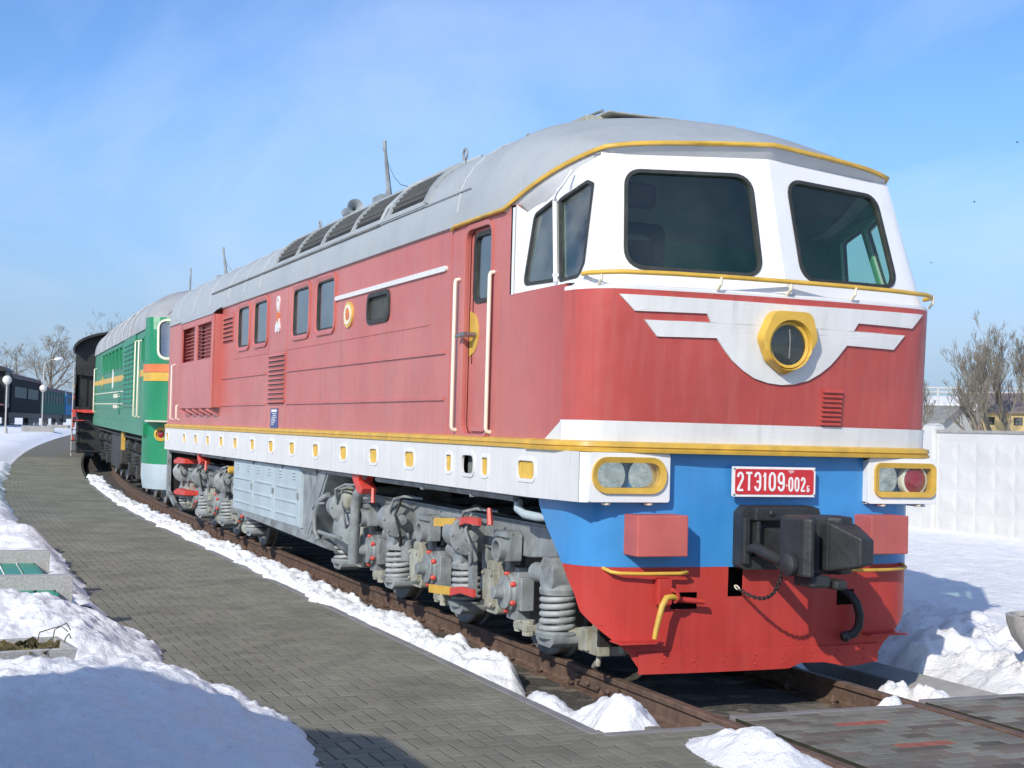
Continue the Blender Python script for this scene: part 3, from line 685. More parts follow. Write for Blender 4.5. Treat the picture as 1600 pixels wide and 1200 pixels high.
s = MB(); s.grid([[(CX0-.015, y, 3.36), (CX0+.03, y, 3.41), (-HW+.02, y, 3.50)] for y in (12.33, 15.17)]); s.build('cabinet_cover', ROOF, cabn)
# rear handrails
for y, z0, z1 in ((16.45, 1.80, 2.75), (15.85, 1.80, 2.05)):
    s = MB(); s.tube([(-HW, y, z0), (-HW-.06, y, z0+.02), (-HW-.06, y, z1-.02), (-HW, y, z1)], .016, 6); s.build('handrail', CREAM, LOCO, smooth=50)
# crossed-tools badge, roundel and information plate
s = MB()
for sg in (-1, 1):
    s.panel(SL, [(-8.87+sg*.05, 2.94), (-8.87+sg*.10, 2.96), (-8.87-sg*.03, 3.28), (-8.87-sg*.08, 3.27)], [], .0, .012)
s.ringp(SL, circ((-8.87, 3.285), .075, 14), circ((-8.87, 3.285), .04, 14), 0, .014); s.ringp(SL, circ((-8.93, 2.96), .06, 10), circ((-8.93, 2.95), .03, 10), 0, .014); s.ringp(SL, circ((-8.80, 2.96), .06, 10), circ((-8.80, 2.95), .03, 10), 0, .014)
b = s.build('badge', WHITE, LOCO, label='white crossed tools badge'); s = MB(); s.panel(SL, circ((-8.87, 3.10), .055, 12, .06), [], 0, .02); s.build('badge_heart', ORANGE, b)
s = MB(); s.panel(SL, circ((-5.72, 2.92), .16, 26, .135), [], -.002, .018); b = s.build('roundel', GOLD, LOCO, label='round gold emblem', smooth=30)
s = MB(); s.ringp(SL, circ((-5.72, 2.92), .125, 26, .105), circ((-5.72, 2.92), .085, 26, .07), .017, .024); s.build('emblem_ring', CREAM, b)
s = MB(); s.panel(SL, [(-5.77, 2.875), (-5.67, 2.875), (-5.655, 2.93), (-5.70, 2.955), (-5.72, 2.985), (-5.74, 2.955), (-5.785, 2.93)], [], .017, .026); s.build('emblem_star', ORANGE, b)
s = MB(); s.panel(SL, rect(-9.10, -8.72, 1.715, 1.965), [], 0, .008); b = s.build('information_plate', NAVY, LOCO, label='dark blue information plate')
s = MB(); s.panel(SL, rect(-9.05, -8.77, 1.92, 1.95), [], .007, .010)
for k, (a, w) in enumerate([(.06, .22), (.10, .16), (.05, .25), (.03, .20), (.03, .24), (.03, .17), (.04, .1)]):
    s.panel(SL, rect(-9.07+a, -9.07+a+w, 1.895-k*.022, 1.903-k*.022), [], .007, .010)
s.build('plate_print', PLATEW, b, kind='stuff')
# --- cab door
fd = Fr((-HW+.045, 0, 0), (0, -1, 0), (0, 0, 1))
din = offs(door_out, -.006); dwin = yr(1.875, 2.265, 2.80, 3.335, .085)
s = MB(); s.panel(fd, din, [dwin], -.03, 0); door = s.build('door', RED, LOCO, label='narrow red cab door', bevel=.006)
s = MB(); s.ringp(SL, offs(door_out, .035), offs(door_out, -.004), -.02, .012, .006); s.build('door_frame', RED, door)
s = MB(); s.ringp(fd, offs(dwin, .018), offs(dwin, -.016), -.02, .010); s.build('window_rubber', GASK, door, smooth=40)
s = MB(); s.panel(fd, offs(dwin, -.01), [], -.02, -.014); s.build('window_pane', PANES, door)
s = MB(); pl = [(-2.335+.19*(1-((k-6)/6)**2)**.5 if abs(k-6) < 6 else -2.335, 2.36+.37*k/12) for k in range(13)]; pl = [(-2.34, 2.36)]+pl[1:-1]+[(-2.34, 2.73)]
s.panel(fd, pl, [], -.002, .006); s.build('handle_plate', YEL, door)
s = MB(); s.cyl((-HW+.045, 2.20, 2.53), (-HW-.06, 2.20, 2.53), .022, n=10); s.tube([(-HW-.05, 2.18, 2.53), (-HW-.055, 2.28, 2.53), (-HW-.05, 2.40, 2.525)], [.024, .022, .018], 8)
s.build('handle', STEEL, door, smooth=50)
s = MB(); s.panel(fd, yr(1.93, 2.24, 1.76, 1.80, .02), [], 0, .02); s.build('kick_lip', RED, door)
for y, z0, z1 in ((2.49, 1.765, 3.0), (1.73, 1.755, 2.99)):
    s = MB(); s.tube([(-HW, y, z0), (-HW-.034, y, z0+.008), (-HW-.040, y, z0+.03), (-HW-.040, y, z1-.03), (-HW-.034, y, z1-.008), (-HW, y, z1)], .0165, 8); s.build('handrail', CREAM, LOCO, smooth=60, label='cream handrail beside the cab door')
# --- nose: red mask and white band
s = MB(); s.grid(nose_grid(1.855, 2.745, 8)); nose = s.build('nose', RED, LOCO, smooth=50, label='red rounded nose under the windscreens')
s = MB(); s.grid(nose_grid(1.705, 1.858, 2, .006)); s.build('nose_band', WHITE, LOCO, smooth=50, label='white band at the foot of the nose')
s = MB()   # pointed return of the band on the side
s.panel(SL, [(-.70, 1.72), (-.42, 1.72), (-.42, 1.858)], [], -.002, .006); s.build('band_point', WHITE, LOCO)
# winged emblem
def wing_half():
    P = [(0, 2.697), (1.25, 2.704), (1.14, 2.596), (.62, 2.602), (.585, 2.545), (1.07, 2.540), (.972, 2.432), (.533, 2.440), (.46, 2.352), (.40, 2.29), (.31, 2.225), (.22, 2.178), (.11, 2.150), (0, 2.140)]
    return P
def on_nose(P, d0, d1, mb):
    dense = []
    for i in range(len(P)):
        a, b = Vector(P[i]), Vector(P[(i+1) % len(P)]); n = max(1, int((b-a).length/.12))
        for k in range(n): q = a.lerp(b, k/n); dense.append((q.x, q.y))
    tri = tessellate_polygon([[Vector((p[0], p[1], 0)) for p in dense]]); n = len(dense)
    bm = bmesh.new(); bv = [bm.verts.new((x, 0, z)) for x, z in dense]
    for t in tri:
        try: bm.faces.new([bv[i] for i in t])
        except ValueError: pass
    for _ in range(3):
        bmesh.ops.subdivide_edges(bm, edges=[e for e in bm.edges if e.calc_length() > .09], cuts=1); bmesh.ops.triangulate(bm, faces=bm.faces)
    bm.verts.index_update()
    mb.add([(v.co.x, nose_y(v.co.x, v.co.z)-d1, v.co.z) for v in bm.verts], [tuple(v.index for v in f.verts) for f in bm.faces])
    bd = [e for e in bm.edges if len(e.link_faces) == 1]
    for e in bd:
        a, b = e.verts[0].co, e.verts[1].co
        mb.add([(a.x, nose_y(a.x, a.z)-d1, a.z), (b.x, nose_y(b.x, b.z)-d1, b.z), (b.x, nose_y(b.x, b.z)-d0, b.z), (a.x, nose_y(a.x, a.z)-d0, a.z)], [(0, 1, 2, 3)])
    bm.free()
h = wing_half(); full = h+[(-x, z) for x, z in reversed(h[1:-1])]
s = MB(); on_nose(full, -.004, .016, s); wing = s.build('wing_emblem', WHITE, nose, label='white winged emblem')
# headlamp in its hexagonal housing
fn = Fr((0, nose_y(0, 2.42)-.012, 2.425), (1, 0, 0), (0, 0, 1))
hexo = rpoly([(-.155, .225), (.165, .225), (.232, .035), (.150, -.125), (.02, -.215), (-.03, -.215), (-.160, -.125), (-.232, .035)], .085, 4)
hc = circ((0, -.01), .158, len(hexo)); 
a0 = min(range(len(hc)), key=lambda i: (hc[i][0]-hexo[0][0])**2+(hc[i][1]-hexo[0][1])**2)
if area2(hexo) < 0: hexo = list(reversed(hexo)); a0 = min(range(len(hc)), key=lambda i: (hc[i][0]-hexo[0][0])**2+(hc[i][1]-hexo[0][1])**2)
hc = hc[a0:]+hc[:a0]
s = MB(); n = len(hexo)
L0 = [fn(*p, 0) for p in hexo]; L1 = [fn(p[0]*.95, p[1]*.95+.006, .065+.10*(p[1]+.2)) for p in hexo]; L2 = [fn(p[0]*1.10, p[1]*1.10, .072+.09*(p[1]+.2)) for p in hc]; L3 = [fn(p[0]*1.0, p[1]*1.0, .03) for p in hc]
vs = L0+L1+L2+L3; fs = []
for i in range(n):
    j = (i+1) % n
    for k in range(3): fs.append((k*n+i, k*n+j, (k+1)*n+j, (k+1)*n+i))
s.add(vs, fs); hl = s.build('headlamp', YEL, LOCO, smooth=35, bevel=.006, label='yellow headlamp housing in the middle of the wings')
s = MB(); s.ringp(fn, circ((0, -.01), .160, 28), circ((0, -.01), .140, 28), .005, .062, .052); s.build('lamp_ring', YEL, hl, smooth=40)
s = MB(); s.lathe([(.001, .0), (.06, .008), (.11, .026), (.146, .045)], fn(0, -.01, 0), '-y', 28); s.build('reflector', LAMPGL, hl, smooth=60)
s = MB(); s.lathe([(.001, .078), (.06, .074), (.11, .064), (.141, .05)], fn(0, -.01, 0), '-y', 28); s.build('lens', LENS, hl, smooth=60)
s = MB(); s.tube([fn(.01, .10, .045), fn(.015, .02, .05), fn(.01, -.10, .045)], .006, 6); s.build('bulb_wire', STEEL, hl)
# little louvre on the nose, right
s = MB()
frr = Fr((.44, nose_y(.44, 2.0)-.004, 1.995), (1, .045, 0), (0, .105*-1, 1))
s.panel(frr, rrect(-.105, .105, -.135, .135, .015, 2), [], -.003, .004); p = s.build('nose_louvre', RED, nose)
for k in range(8):
    z = -.118+k*.033; t_ = MB(); vs = []
    for u in (-.085, .085): vs += [frr(u, z-.006, .003), frr(u, z-.004, .026), frr(u, z+.002, .026), frr(u, z+.018, .003)]
    t_.add(vs, [(0, 1, 2, 3), (7, 6, 5, 4), (0, 4, 5, 1), (1, 5, 6, 2), (2, 6, 7, 3), (0, 3, 7, 4)]); t_.build('slat', RED, p)
# belt ledge from nose top to windscreen foot
def scr_y(x, z): return -.045+.195*abs(x)+.28*(z-2.8)
def scr_xe(z): return 1.245-.20*(z-2.8)
def side_x(y, z): return 1.405+.045*(y-.25)-lerp(.225, .125, sstep(y, .35, 1.0))*(z-2.8)
xs = [x for x, _ in NOSE]; xs = [-x for x in reversed(xs) if x > 0]+xs
G_ = []
for x in xs:
    y0 = nose_y(x, 2.745); xi = max(-1.41, min(1.41, x*.955)); yi = max(scr_y(min(abs(xi), 1.25), 2.8)+.03, y0+.03) if abs(x) < 1.37 else y0+.03
    G_.append([(x, y0, 2.742), (x, y0-.003, 2.757), (x*.998, y0+.012, 2.768), (xi, yi+.02, 2.792), (xi*.9, yi+.2, 2.80)])
s = MB(); s.grid(G_); s.build('belt_ledge', WHITEC, LOCO, smooth=45)
# --- windscreen wall, pillars, cab sides
def corner_curve(z, sg, n=7):
    xe = scr_xe(z); p0 = Vector((xe, scr_y(xe, z))); ys = scr_y(xe, z)+.08-.05*(z-2.8); p2 = Vector((side_x(ys, z), ys))
    d0 = Vector((1, .195)).normalized(); d2 = Vector((-.045, -1)).normalized()
    # intersection of the two tangents
    den = d0.x*d2.y-d0.y*d2.x; w_ = p2-p0; tt = (w_.x*d2.y-w_.y*d2.x)/den; c = p0+d0*tt
    return [((p0*(1-t_)**2+c*2*t_*(1-t_)+p2*t_*t_)) for t_ in [k/n for k in range(n+1)]]
ZT = 3.745
def scr_frame(sg):
    # frame on the slanted windscreen plane of one half: u along x, v up the slope
    O = Vector((0, -.045, 2.8)); U = Vector((sg*1, .195, 0)); V = Vector((0, .28, 1))
    return O, U, V
winL = [(.165, 2.885), (1.135, 2.905), (1.055, 3.605), (.150, 3.625)]
for sg in (-1, 1):
    class SF:
        def __call__(self, u, v, d=0):      # u = |x|, v = z : exact on the plane, d = outward
            nrm = Vector((sg*.195, -1, .28)).normalized()
            return tuple(Vector((sg*u, scr_y(u, v), v))+nrm*d)
    sf = SF()
    wo = rpoly(winL, .125, 6)
    s = MB(); s.panel(sf, [(0, 2.775), (scr_xe(2.775), 2.775), (scr_xe(3.72), 3.72), (0, 3.76)], [wo], -.035, 0); s.build('windscreen_wall', WHITEC, LOCO, smooth=20)
    s = MB(); s.ringp(sf, offs(wo, .010), offs(wo, -.016), -.03, .010); gk = s.build('windscreen', GASK, LOCO, smooth=40, label='dark windscreen right of the pillar' if sg > 0 else 'dark windscreen beside the cab side window')
    s = MB(); s.panel(sf, offs(wo, -.015), [], -.016, -.010); s.build('pane', PANE, gk)
    # corner pillar
    G_ = []
    for k in range(9):
        z = lerp(2.775, 3.725, k/8); G_.append([(sg*p.x, p.y, z) for p in corner_curve(z, sg)])
    s = MB(); s.grid(G_); s.build('corner_pillar', WHITEC, LOCO, smooth=60)
    # leaning side panel with two windows
    class SD:
        def __call__(self, u, v, d=0):      # u = y, v = z
            return tuple(Vector((sg*side_x(u, v), u, v))+Vector((sg, -.045, .14)).normalized()*d)
    sd = SD()
    yb, yt = corner_curve(2.775, 1)[-1].y, corner_curve(3.70, 1)[-1].y
    rearw = rpoly([(1.22, 2.85), (.69, 2.84), (.90, 3.45), (1.20, 3.37)], [.06, .02, .02, .05], 4)
    frontw = rpoly([(.635, 2.83), (.37, 2.84), (.335, 2.93), (.46, 3.50), (.54, 3.53), (.845, 3.43)], [.02, .05, .05, .03, .03, .02], 3)
    outer = [(1.36, 2.775), (yb, 2.775), (yt, 3.71), (.72, 3.64), (1.0, 3.53), (1.36, 3.43)]
    s = MB(); s.panel(sd, outer, [rearw, frontw], -.03, 0); sp = s.build('cab_side', WHITEC, LOCO)
    s = MB(); s.panel(sd, outer, [rearw, frontw], -.045, -.032); s.build('side_lining', INGREEN, sp)
    s = MB(); s.add([(sg*HW, 1.332, 2.79), (sg*HW, 1.332, 3.46), (sg*side_x(1.36, 3.40), 1.34, 3.41), (sg*side_x(1.36, 2.79), 1.34, 2.79)], [(0, 1, 2, 3)])
    s.add([(sg*HW, .40, 2.791), (sg*HW, 1.35, 2.791), (sg*side_x(1.36, 2.80), 1.36, 2.80), (sg*side_x(.40, 2.80), .40, 2.80)], [(0, 1, 2, 3)])
    s.add([(sg*HW, 1.34, 2.79), (sg*HW, 1.42, 2.79), (sg*HW, 1.42, 3.46), (sg*HW, 1.34, 3.46)], [(0, 1, 2, 3)]); s.build('cab_side_return', WHITEC, sp)
    if sg < 0:
        s = MB(); s.panel(Fr((-HW-.003, 0, 0), (0, -1, 0), (0, 0, 1)), [(-1.38, 2.785), (-1.335, 2.785), (-1.335, 3.44), (-1.38, 3.44)], [], 0, .003); s.build('white_edge', WHITEC, sp)
    for wv in (rearw, frontw):
        s = MB(); s.ringp(sd, offs(wv, .010), offs(wv, -.014), -.02, .008); gk = s.build('side_window', GASK, LOCO, smooth=40)
        s = MB(); s.panel(sd, offs(wv, -.01), [], -.014, -.010); s.build('pane', PANEC if sg < 0 else PANE, gk)
    s = MB(); s.tube([sd(.665, 2.82, .022), sd(.875, 3.43, .022)], .017, 7); s.tube([sd(.875, 3.42, .03), sd(.80, 3.47, .06), sd(.70, 3.54, .07), sd(.68, 3.62, .05)], .010, 6); s.tube([sd(.70, 2.87, .025), sd(.66, 2.87, .025)], .018, 6); s.build('wind_deflector_post', WHITEC, LOCO, smooth=50)
# handrail under the windscreens
hp = [(-1.425, .26, 2.845), (-1.42, .185, 2.846), (-1.36, .10, 2.847), (-1.25, .02, 2.85), (-.9, -.045, 2.853), (-.45, -.085, 2.853), (0, -.098, 2.852), (.45, -.085, 2.852), (.9, -.045, 2.850), (1.25, .02, 2.847), (1.36, .10, 2.845), (1.42, .185, 2.843), (1.425, .26, 2.84)]
s = MB(); s.tube(hp, .0165, 8); hr = s.build('front_handrail', YEL, LOCO, smooth=60, label='yellow handrail below the windscreens')
for x in (-1.36, -.55, 0, .55, 1.38):
    y = min(hp, key=lambda p: abs(p[0]-x))[1] if x else -.098
    s = MB(); s.tube([(x, y, 2.85), (x, y+.005, 2.80), (x, y+.05, 2.765)], .011, 6); s.build('rail_stanchion', CREAM, hr)
# --- cab interior
s = MB(); s.box(-1.42, 1.42, .25, 2.9, 2.30, 2.34); s.build('cab_floor', INDARK, LOCO)
YW = 2.28
s = MB(); s.panel(Fr((0, YW, 0), (1, 0, 0), (0, 0, 1)), rect(-1.43, 1.43, 2.3, 3.42), [rect(-.42, .20, 2.3, 3.419)], -.02, 0); s.build('cab_rear_wall', INGREEN, LOCO)
s = MB(); s.panel(Fr((0, YW, 0), (1, 0, 0), (0, 0, 1)), [(-1.43, 3.42), (1.43, 3.42), (1.25, 3.9), (.6, 4.2), (-.6, 4.2), (-1.25, 3.9)], [], -.02, 0); s.build('cab_rear_upper', INCREAM, LOCO)
s = MB(); s.panel(Fr((0, YW-.02, 0), (1, 0, 0), (0, 0, 1)), rrect(-.50, .28, 2.3, 3.56, .10), [rrect(-.40, .18, 2.31, 3.46, .07)], 0, .03); cdoor = s.build('cab_inner_door', INDARK, LOCO)
s = MB(); s.box(-.42, .2, YW+.01, YW+.03, 2.31, 3.5); s.build('door_leaf', INDARK, cdoor)
s = MB(); s.box(-.18, .14, YW-.15, YW-.02, 3.68, 3.88); s.build('cab_fan', INDARK, LOCO, bevel=.02)
s = MB(); s.box(1.36, 1.38, 1.36, YW, 2.3, 3.6); s.box(-1.38, -1.36, 1.36, YW, 2.3, 3.6); s.build('cab_lining', INGREEN, LOCO)
s = MB(); s.box(-1.2, 1.2, .32, .62, 2.35, 2.84); s.build('control_desk', INGREEN, LOCO, bevel=.03)
# --- roof
PW = 2.55; ZTOP = 4.335
def roof_p(s_):                         # s_ in [-1,1]
    t_ = (1+s_)*PI/2; c, sn = math.cos(t_), math.sin(t_)
    x = -1.492*math.copysign(abs(c)**(2/PW), c); z = 3.455+(ZTOP-3.455)*max(0, sn)**(2/PW); return x, z
SS = []
for k in range(49):
    a = -1+2*k/48; SS.append(math.copysign(abs(a)**.72, a) if False else a)
# denser near the eaves
SS = sorted(set([-1, -.995, -.985, -.97, -.945]+[round(-.92+1.84*k/40, 4) for k in range(41)]+[.945, .97, .985, .995, 1]))
rf = MB(); rows = []
yy = [1.9, 3, 5, 7, 9, 11, 13, 15, 16.5, 16.9, 17.2]
for y in yy:
    sq = 1 if y < 16.6 else 1-.02*(y-16.6)
    rows.append([(roof_p(a)[0]*sq, y, 3.455+(roof_p(a)[1]-3.455)*sq) for a in SS])
rf.grid(rows, True); roof = rf.build('roof', ROOF, LOCO, smooth=40, label='light grey curved roof')
# front cap down to the visor edge
def edge(s_):
    a = abs(s_); sg = -1 if s_ < 0 else 1
    k = .60
    if a <= k:
        t_ = a/k; x = 1.185*t_; y = .165+.225*t_+.04*t_**6; z = 3.852-.055*t_-.03*t_**6
    else:
        t_ = (a-k)/(1-k); x = lerp(1.185, 1.492, t_)+.035*math.sin(PI*t_); y = .43+1.09*t_**1.05; z = lerp(3.767, 3.447, t_**1.15)+.02*math.sin(PI*t_)
    return sg*x, y, z
cap = []
for a in SS:
    P = Vector((roof_p(a)[0], 1.9, roof_p(a)[1])); E_ = Vector(edge(a)); 
    C_ = Vector((lerp(E_.x, P.x, .62), lerp(E_.y, P.y, .40), lerp(E_.z, P.z, .74)))
    cap.append([tuple(P*(1-t_)**2+C_*2*t_*(1-t_)+E_*t_*t_) for t_ in [k/10 for k in range(11)]])
s = MB(); s.grid(cap); s.build('roof_cap', ROOF, roof, smooth=45)
# yellow drip moulding along visor and door, soffit below
ed = [edge(a) for a in SS]
s = MB(); s.tube([(HW+.02, 2.66, 3.425), (HW+.022, 2.60, 3.445), (HW+.022, 1.9, 3.447)][::1]+[tuple(Vector(p)+Vector((0.012 if p[0] > 0 else -.012 if p[0] < 0 else 0, -.008, -.004))) for p in reversed(ed)]+[(-HW-.022, 1.9, 3.447), (-HW-.022, 2.60, 3.445), (-HW-.02, 2.66, 3.425)], .017, 6); s.build('drip_moulding', YEL, LOCO, smooth=60, label='yellow moulding round the edge of the cab roof')
def wall_top(a):
    k = .60; b = abs(a); sg = -1 if a < 0 else 1
    if b <= k:
        t_ = b/k; x = scr_xe(3.72)*t_; return sg*x, scr_y(x, 3.74)+.01, lerp(3.752, 3.712, t_)
    t_ = (b-k)/(1-k); y = lerp(scr_y(scr_xe(3.72), 3.72)+.02, 1.40, t_); z = lerp(3.71, 3.40, sstep(t_, -.25, 1.05)); return sg*(side_x(y, z)-.012), y, z
so = []
for a in SS:
    e = Vector(edge(a)); w = Vector(wall_top(a)); e2 = e+Vector((0, 0, -.022))
    so.append([tuple(e), tuple(e2), tuple(e2.lerp(w, .5)+Vector((0, 0, .0))), tuple(w), tuple(w+Vector((-.1*(1 if w.x > 0 else -1), .12, .03)))])
s = MB(); s.grid(so); s.build('visor_soffit', mat('soffit_grey_white', (.52, .53, .53), .55, var=.08), LOCO, smooth=40)
# gutters, seams and panel joints of the roof
for sg in (-1, 1):
    s = MB(); s.prism([(sg*1.475, 3.44), (sg*1.503, 3.445), (sg*1.503, 3.463), (sg*1.475, 3.475)], 2.66, 17.1, 'y'); s.build('gutter', ROOF, roof)
def sx(x):                               # s parameter of a given x on the roof
    lo, hi = -1.0, 0.0
    for _ in range(40):
        m_ = (lo+hi)/2
        if roof_p(m_)[0] < x: lo = m_
        else: hi = m_
    return lo
def on_roof(x, d=0):
    a = sx(-abs(x)); p = roof_p(a); q = roof_p(a+.004); tx, tz = q[0]-p[0], q[1]-p[1]; l = math.hypot(tx, tz); nx, nz_ = -tz/l, tx/l
    return (p[0]+nx*d, p[1]+nz_*d)
s = MB(); a, b = on_roof(-1.465, .004), on_roof(-1.462, .012); s.tube([(b[0], 2.3, b[1]), (b[0], 4.75, b[1])], .006, 5); s.build('roof_seam', ROOF, roof)
s = MB(); c = on_roof(-1.462, .010); s.tube([(c[0], 4.75, c[1]), (c[0], 8.4, c[1]), (c[0], 13.3, c[1])], .014, 5); s.build('roof_pipe', mat('weathered_pipe', (.16, .16, .15), .6, var=.3), roof)
s = MB(); c = on_roof(-1.40, .022); d_ = on_roof(-1.22, .028); e_ = on_roof(-.95, .03); s.tube([(on_roof(-1.46, .012)[0], 4.75, on_roof(-1.46, .012)[1]), (c[0], 4.68, c[1]), (d_[0], 4.55, d_[1]), (e_[0], 4.2, e_[1]), (e_[0]+.2, 3.9, e_[1]+.08)], .024, 7); s.build('roof_conduit', ROOF, roof, smooth=60)
for y in (2.55, 9.9, 10.9, 12.0, 13.4, 14.8, 16.3):
    s = MB(); s.tube([(on_roof(x, .003)[0], y, on_roof(x, .003)[1]) for x in (-1.49, -1.46, -1.42, -1.35, -1.25, -1.1, -.9, -.7, -.4, -.05)], .008, 4); s.build('roof_seam', ROOF, roof)
SLATM = mat('grille_slat_grey', (.085, .085, .075), .6, var=.25, vscale=12, dirt=.4)
# louvred roof grille in six bays
ybays = [3.45, 4.55, 5.75, 6.95, 8.1, 9.2]
GX0, GX1 = -1.435, -1.16
fr_ = MB()
for x in (GX0-.02, GX1+.02):
    pts = [(on_roof(x, .012)[0], y, on_roof(x, .012)[1]) for y in (3.42, 9.24)]; fr_.bar(pts[0], pts[1], .035, .03)
gr = fr_.build('roof_grille', ROOF, LOCO, label='dark louvred grille in the roof slope')
gb = MB(); gb.grid([[(on_roof(x, .002)[0], y, on_roof(x, .002)[1]) for x in (GX0, -1.38, -1.31, -1.24, GX1)] for y in (3.44, 9.22)]); gb.build('grille_bed', DARK, gr)
for y in ybays+[3.42]:
    s = MB(); P_ = [(on_roof(x, .018)[0], y, on_roof(x, .018)[1]) for x in (GX0-.02, -1.38, -1.31, -1.24, GX1+.02)]
    for p, q in zip(P_[:-1], P_[1:]): s.bar(p, q, .055, .03)
    s.build('grille_rib', ROOF, gr)
for (y0, y1) in zip([3.45]+ybays[1:-1], ybays[1:]):
    for k in range(7):
        t_ = (k+.5)/7; x = lerp(GX0+.01, GX1-.01, t_**1.25); p = on_roof(x, .004); q = on_roof(x+.008, .020)
        s = MB(); s.add([(p[0], y0+.03, p[1]), (p[0], y1-.03, p[1]), (q[0], y1-.03, q[1]), (q[0], y0+.03, q[1]), (p[0]+.004, y0+.03, p[1]-.004), (p[0]+.004, y1-.03, p[1]-.004)], [(0, 1, 2, 3), (0, 1, 5, 4)])
        s.build('slat', SLATM, gr)
# things on the roof
def eye(x, y, z, r=.045):
    s = MB(); s.tube([(x, y+r*math.cos(a), z+r*1.1+r*math.sin(a)) for a in [2*PI*k/12 for k in range(12)]], .012, 6, closed=True); s.cyl((x, y, z-.04), (x, y, z+.015), .014, n=7); s.build('lifting_eye', GREY, roof, smooth=60)
eye(-.62, 3.15, on_roof(-.62)[1]+.02); eye(-.95, 3.85, on_roof(-.95)[1]+.05, .05); eye(-.42, 2.9, 4.34, .05); eye(-.95, 9.0, on_roof(-.95)[1]+.05, .04)
s = MB(); s.box(-.62, .75, 1.95, 3.3, 4.26, 4.355); s.box(-.50, .70, 1.80, 3.25, 4.355, 4.372); s.build('roof_hatch', OLGREY, roof, bevel=.012)
s = MB(); s.tube([(-.40, 2.55, 4.36), (-.40, 2.55, 4.45), (-.38, 2.15, 4.45), (-.38, 2.15, 4.36)], .014, 6); s.build('hatch_handle', GREY, roof, smooth=50)
s = MB(); s.lathe([(.42, 0), (.42, .03), (.36, .055), (.1, .07), (.0, .072)], (.05, 2.5, 4.370), 'z', 20); s.build('vent_cowl', OLGREY, roof, smooth=40)
s = MB(); s.lathe([(.05, 0), (.06, .12), (.095, .20), (.10, .22), (.07, .20), (.0, .08)], (-.80, 8.05, 4.36), (-.15, -1, .1), 14); s.cyl((-.80, 8.1, 4.2), (-.80, 8.1, 4.36), .03, n=8); s.cyl((-.80, 8.05, 4.36), (-.80, 8.35, 4.38), .06, n=10); s.cyl((-.8, 8.0, 4.42), (-.8, 8.0, 4.50), .012, n=5); s.build('horn', GREY, roof, smooth=40)
def aerial(x, y, h, lab):
    z = on_roof(x)[1] if abs(x) > .02 else ZTOP
    s = MB(); s.cyl((x, y, z+.06), (x-.06, y+.04, z+h), .034, .014, n=7); s.cyl((x-.055, y+.04, z+h*.88), (x-.062, y+.04, z+h+.03), .022, n=6); s.prism([(y-.04, z+.05), (y+.16, z+.05), (y+.03, z+h*.45)], x-.010, x+.010, 'x'); s.box(x-.14, x+.10, y-.12, y+.18, z-.05, z+.07)
    o = s.build('aerial', GREY, roof, label=lab)
    s = MB(); s.tube([(x-.04, y+.03, z+h*.75), (x, y-.15, z+h*.4), (x, y-.4, z+.14), (x, y-.8, z+.05)], .0035, 4); s.build('aerial_wire', RUBBER, o)
aerial(-.82, 6.55, .66, 'tall grey aerial fin near the roof grille'); aerial(-.62, 16.6, .55, 'grey aerial fin at the rear of the roof')
for y, z in ((10.2, .10), (11.2, .10), (12.2, .08)):
    s = MB(); s.box(-.72, .6, y-.35, y+.35, 4.2, 4.25+z); s.build('roof_vent_box', ROOF, roof, bevel=.02)

# --- white frame beam, yellow strips, portholes
PY = [(16.86, .11), (15.14, .12), (14.09, .12), (13.08, .12), (12.05, .12), (11.07, .12), (9.98, .12), (8.92, .12), (7.85, .12), (6.78, .12), (5.68, .12), (4.64, .12), (3.56, .13), (2.55, .065), (1.75, .065), (.95, .155)]
FB = Fr((-1.505, 0, 0), (0, -1, 0), (0, 0, 1))
def skirt_hole(y, w): return yr(y-w, y+w, 1.425 if w < .14 else 1.43, 1.565, .05 if w > .1 else .025, 4)
ph = [skirt_hole(y, w) for y, w in PY]; hole = yr(1.98, 2.24, 1.42, 1.575, .055, 4)
bot = [(-YR, 1.275), (-.82, 1.305), (-.10, 1.315), (-.10, 1.648), (-YR, 1.648)]
s = MB(); s.panel(FB, bot, ph+[hole], -.012, 0); fb = s.build('frame_beam', WHITE, LOCO, label='white frame beam with a row of yellow portholes')
s = MB(); s.box(-1.494, -1.30, .75, YR, 1.60, 1.648); s.box(-1.494, -1.34, .9, YR, 1.30, 1.315); s.build('beam_flange', WHITE, fb)
for (y, w), p in zip(PY, ph):
    s = MB(); s.panel(FB, offs(p, .004), [], -.016, -.010); q = s.build('porthole', YELW, LOCO)
    s = MB(); s.ringp(FB, offs(p, .022), offs(p, -.004), -.004, .007); s.build('rim', WHITEC, q, smooth=30)
s = MB(); s.ringp(FB, offs(hole, .022), offs(hole, -.006), -.01, .010); q = s.build('beam_opening', WHITE, LOCO); s = MB(); s.box(-1.44, -1.40, 1.95, 2.28, 1.40, 1.60); s.build('opening_back', GREY, q)
s = MB()
for y in (.34, .62, 1.62): pass
def strip_prof(xo): return [(xo, 1.648), (xo-.042, 1.652), (xo-.044, 1.672), (xo-.034, 1.676), (xo-.034, 1.682), (xo-.044, 1.686), (xo-.040, 1.712), (xo, 1.722)]
for ya, yb in ((.95, 4.2), (4.21, 8.7), (8.71, 13.2), (13.21, YR)):
    s = MB(); s.prism(strip_prof(-1.475), ya, yb, 'y'); s.build('sill_strip', YEL, LOCO, label='yellow sill strip')
s = MB(); path_ = [(-1.475, .945, 0)]+[(x, nose_y(x, 1.72), 0) for x in [-q for q, _ in reversed(NOSE)]]+[(x, nose_y(x, 1.72), 0) for x, _ in NOSE[1:]]+[(1.475, 2.5, 0)]
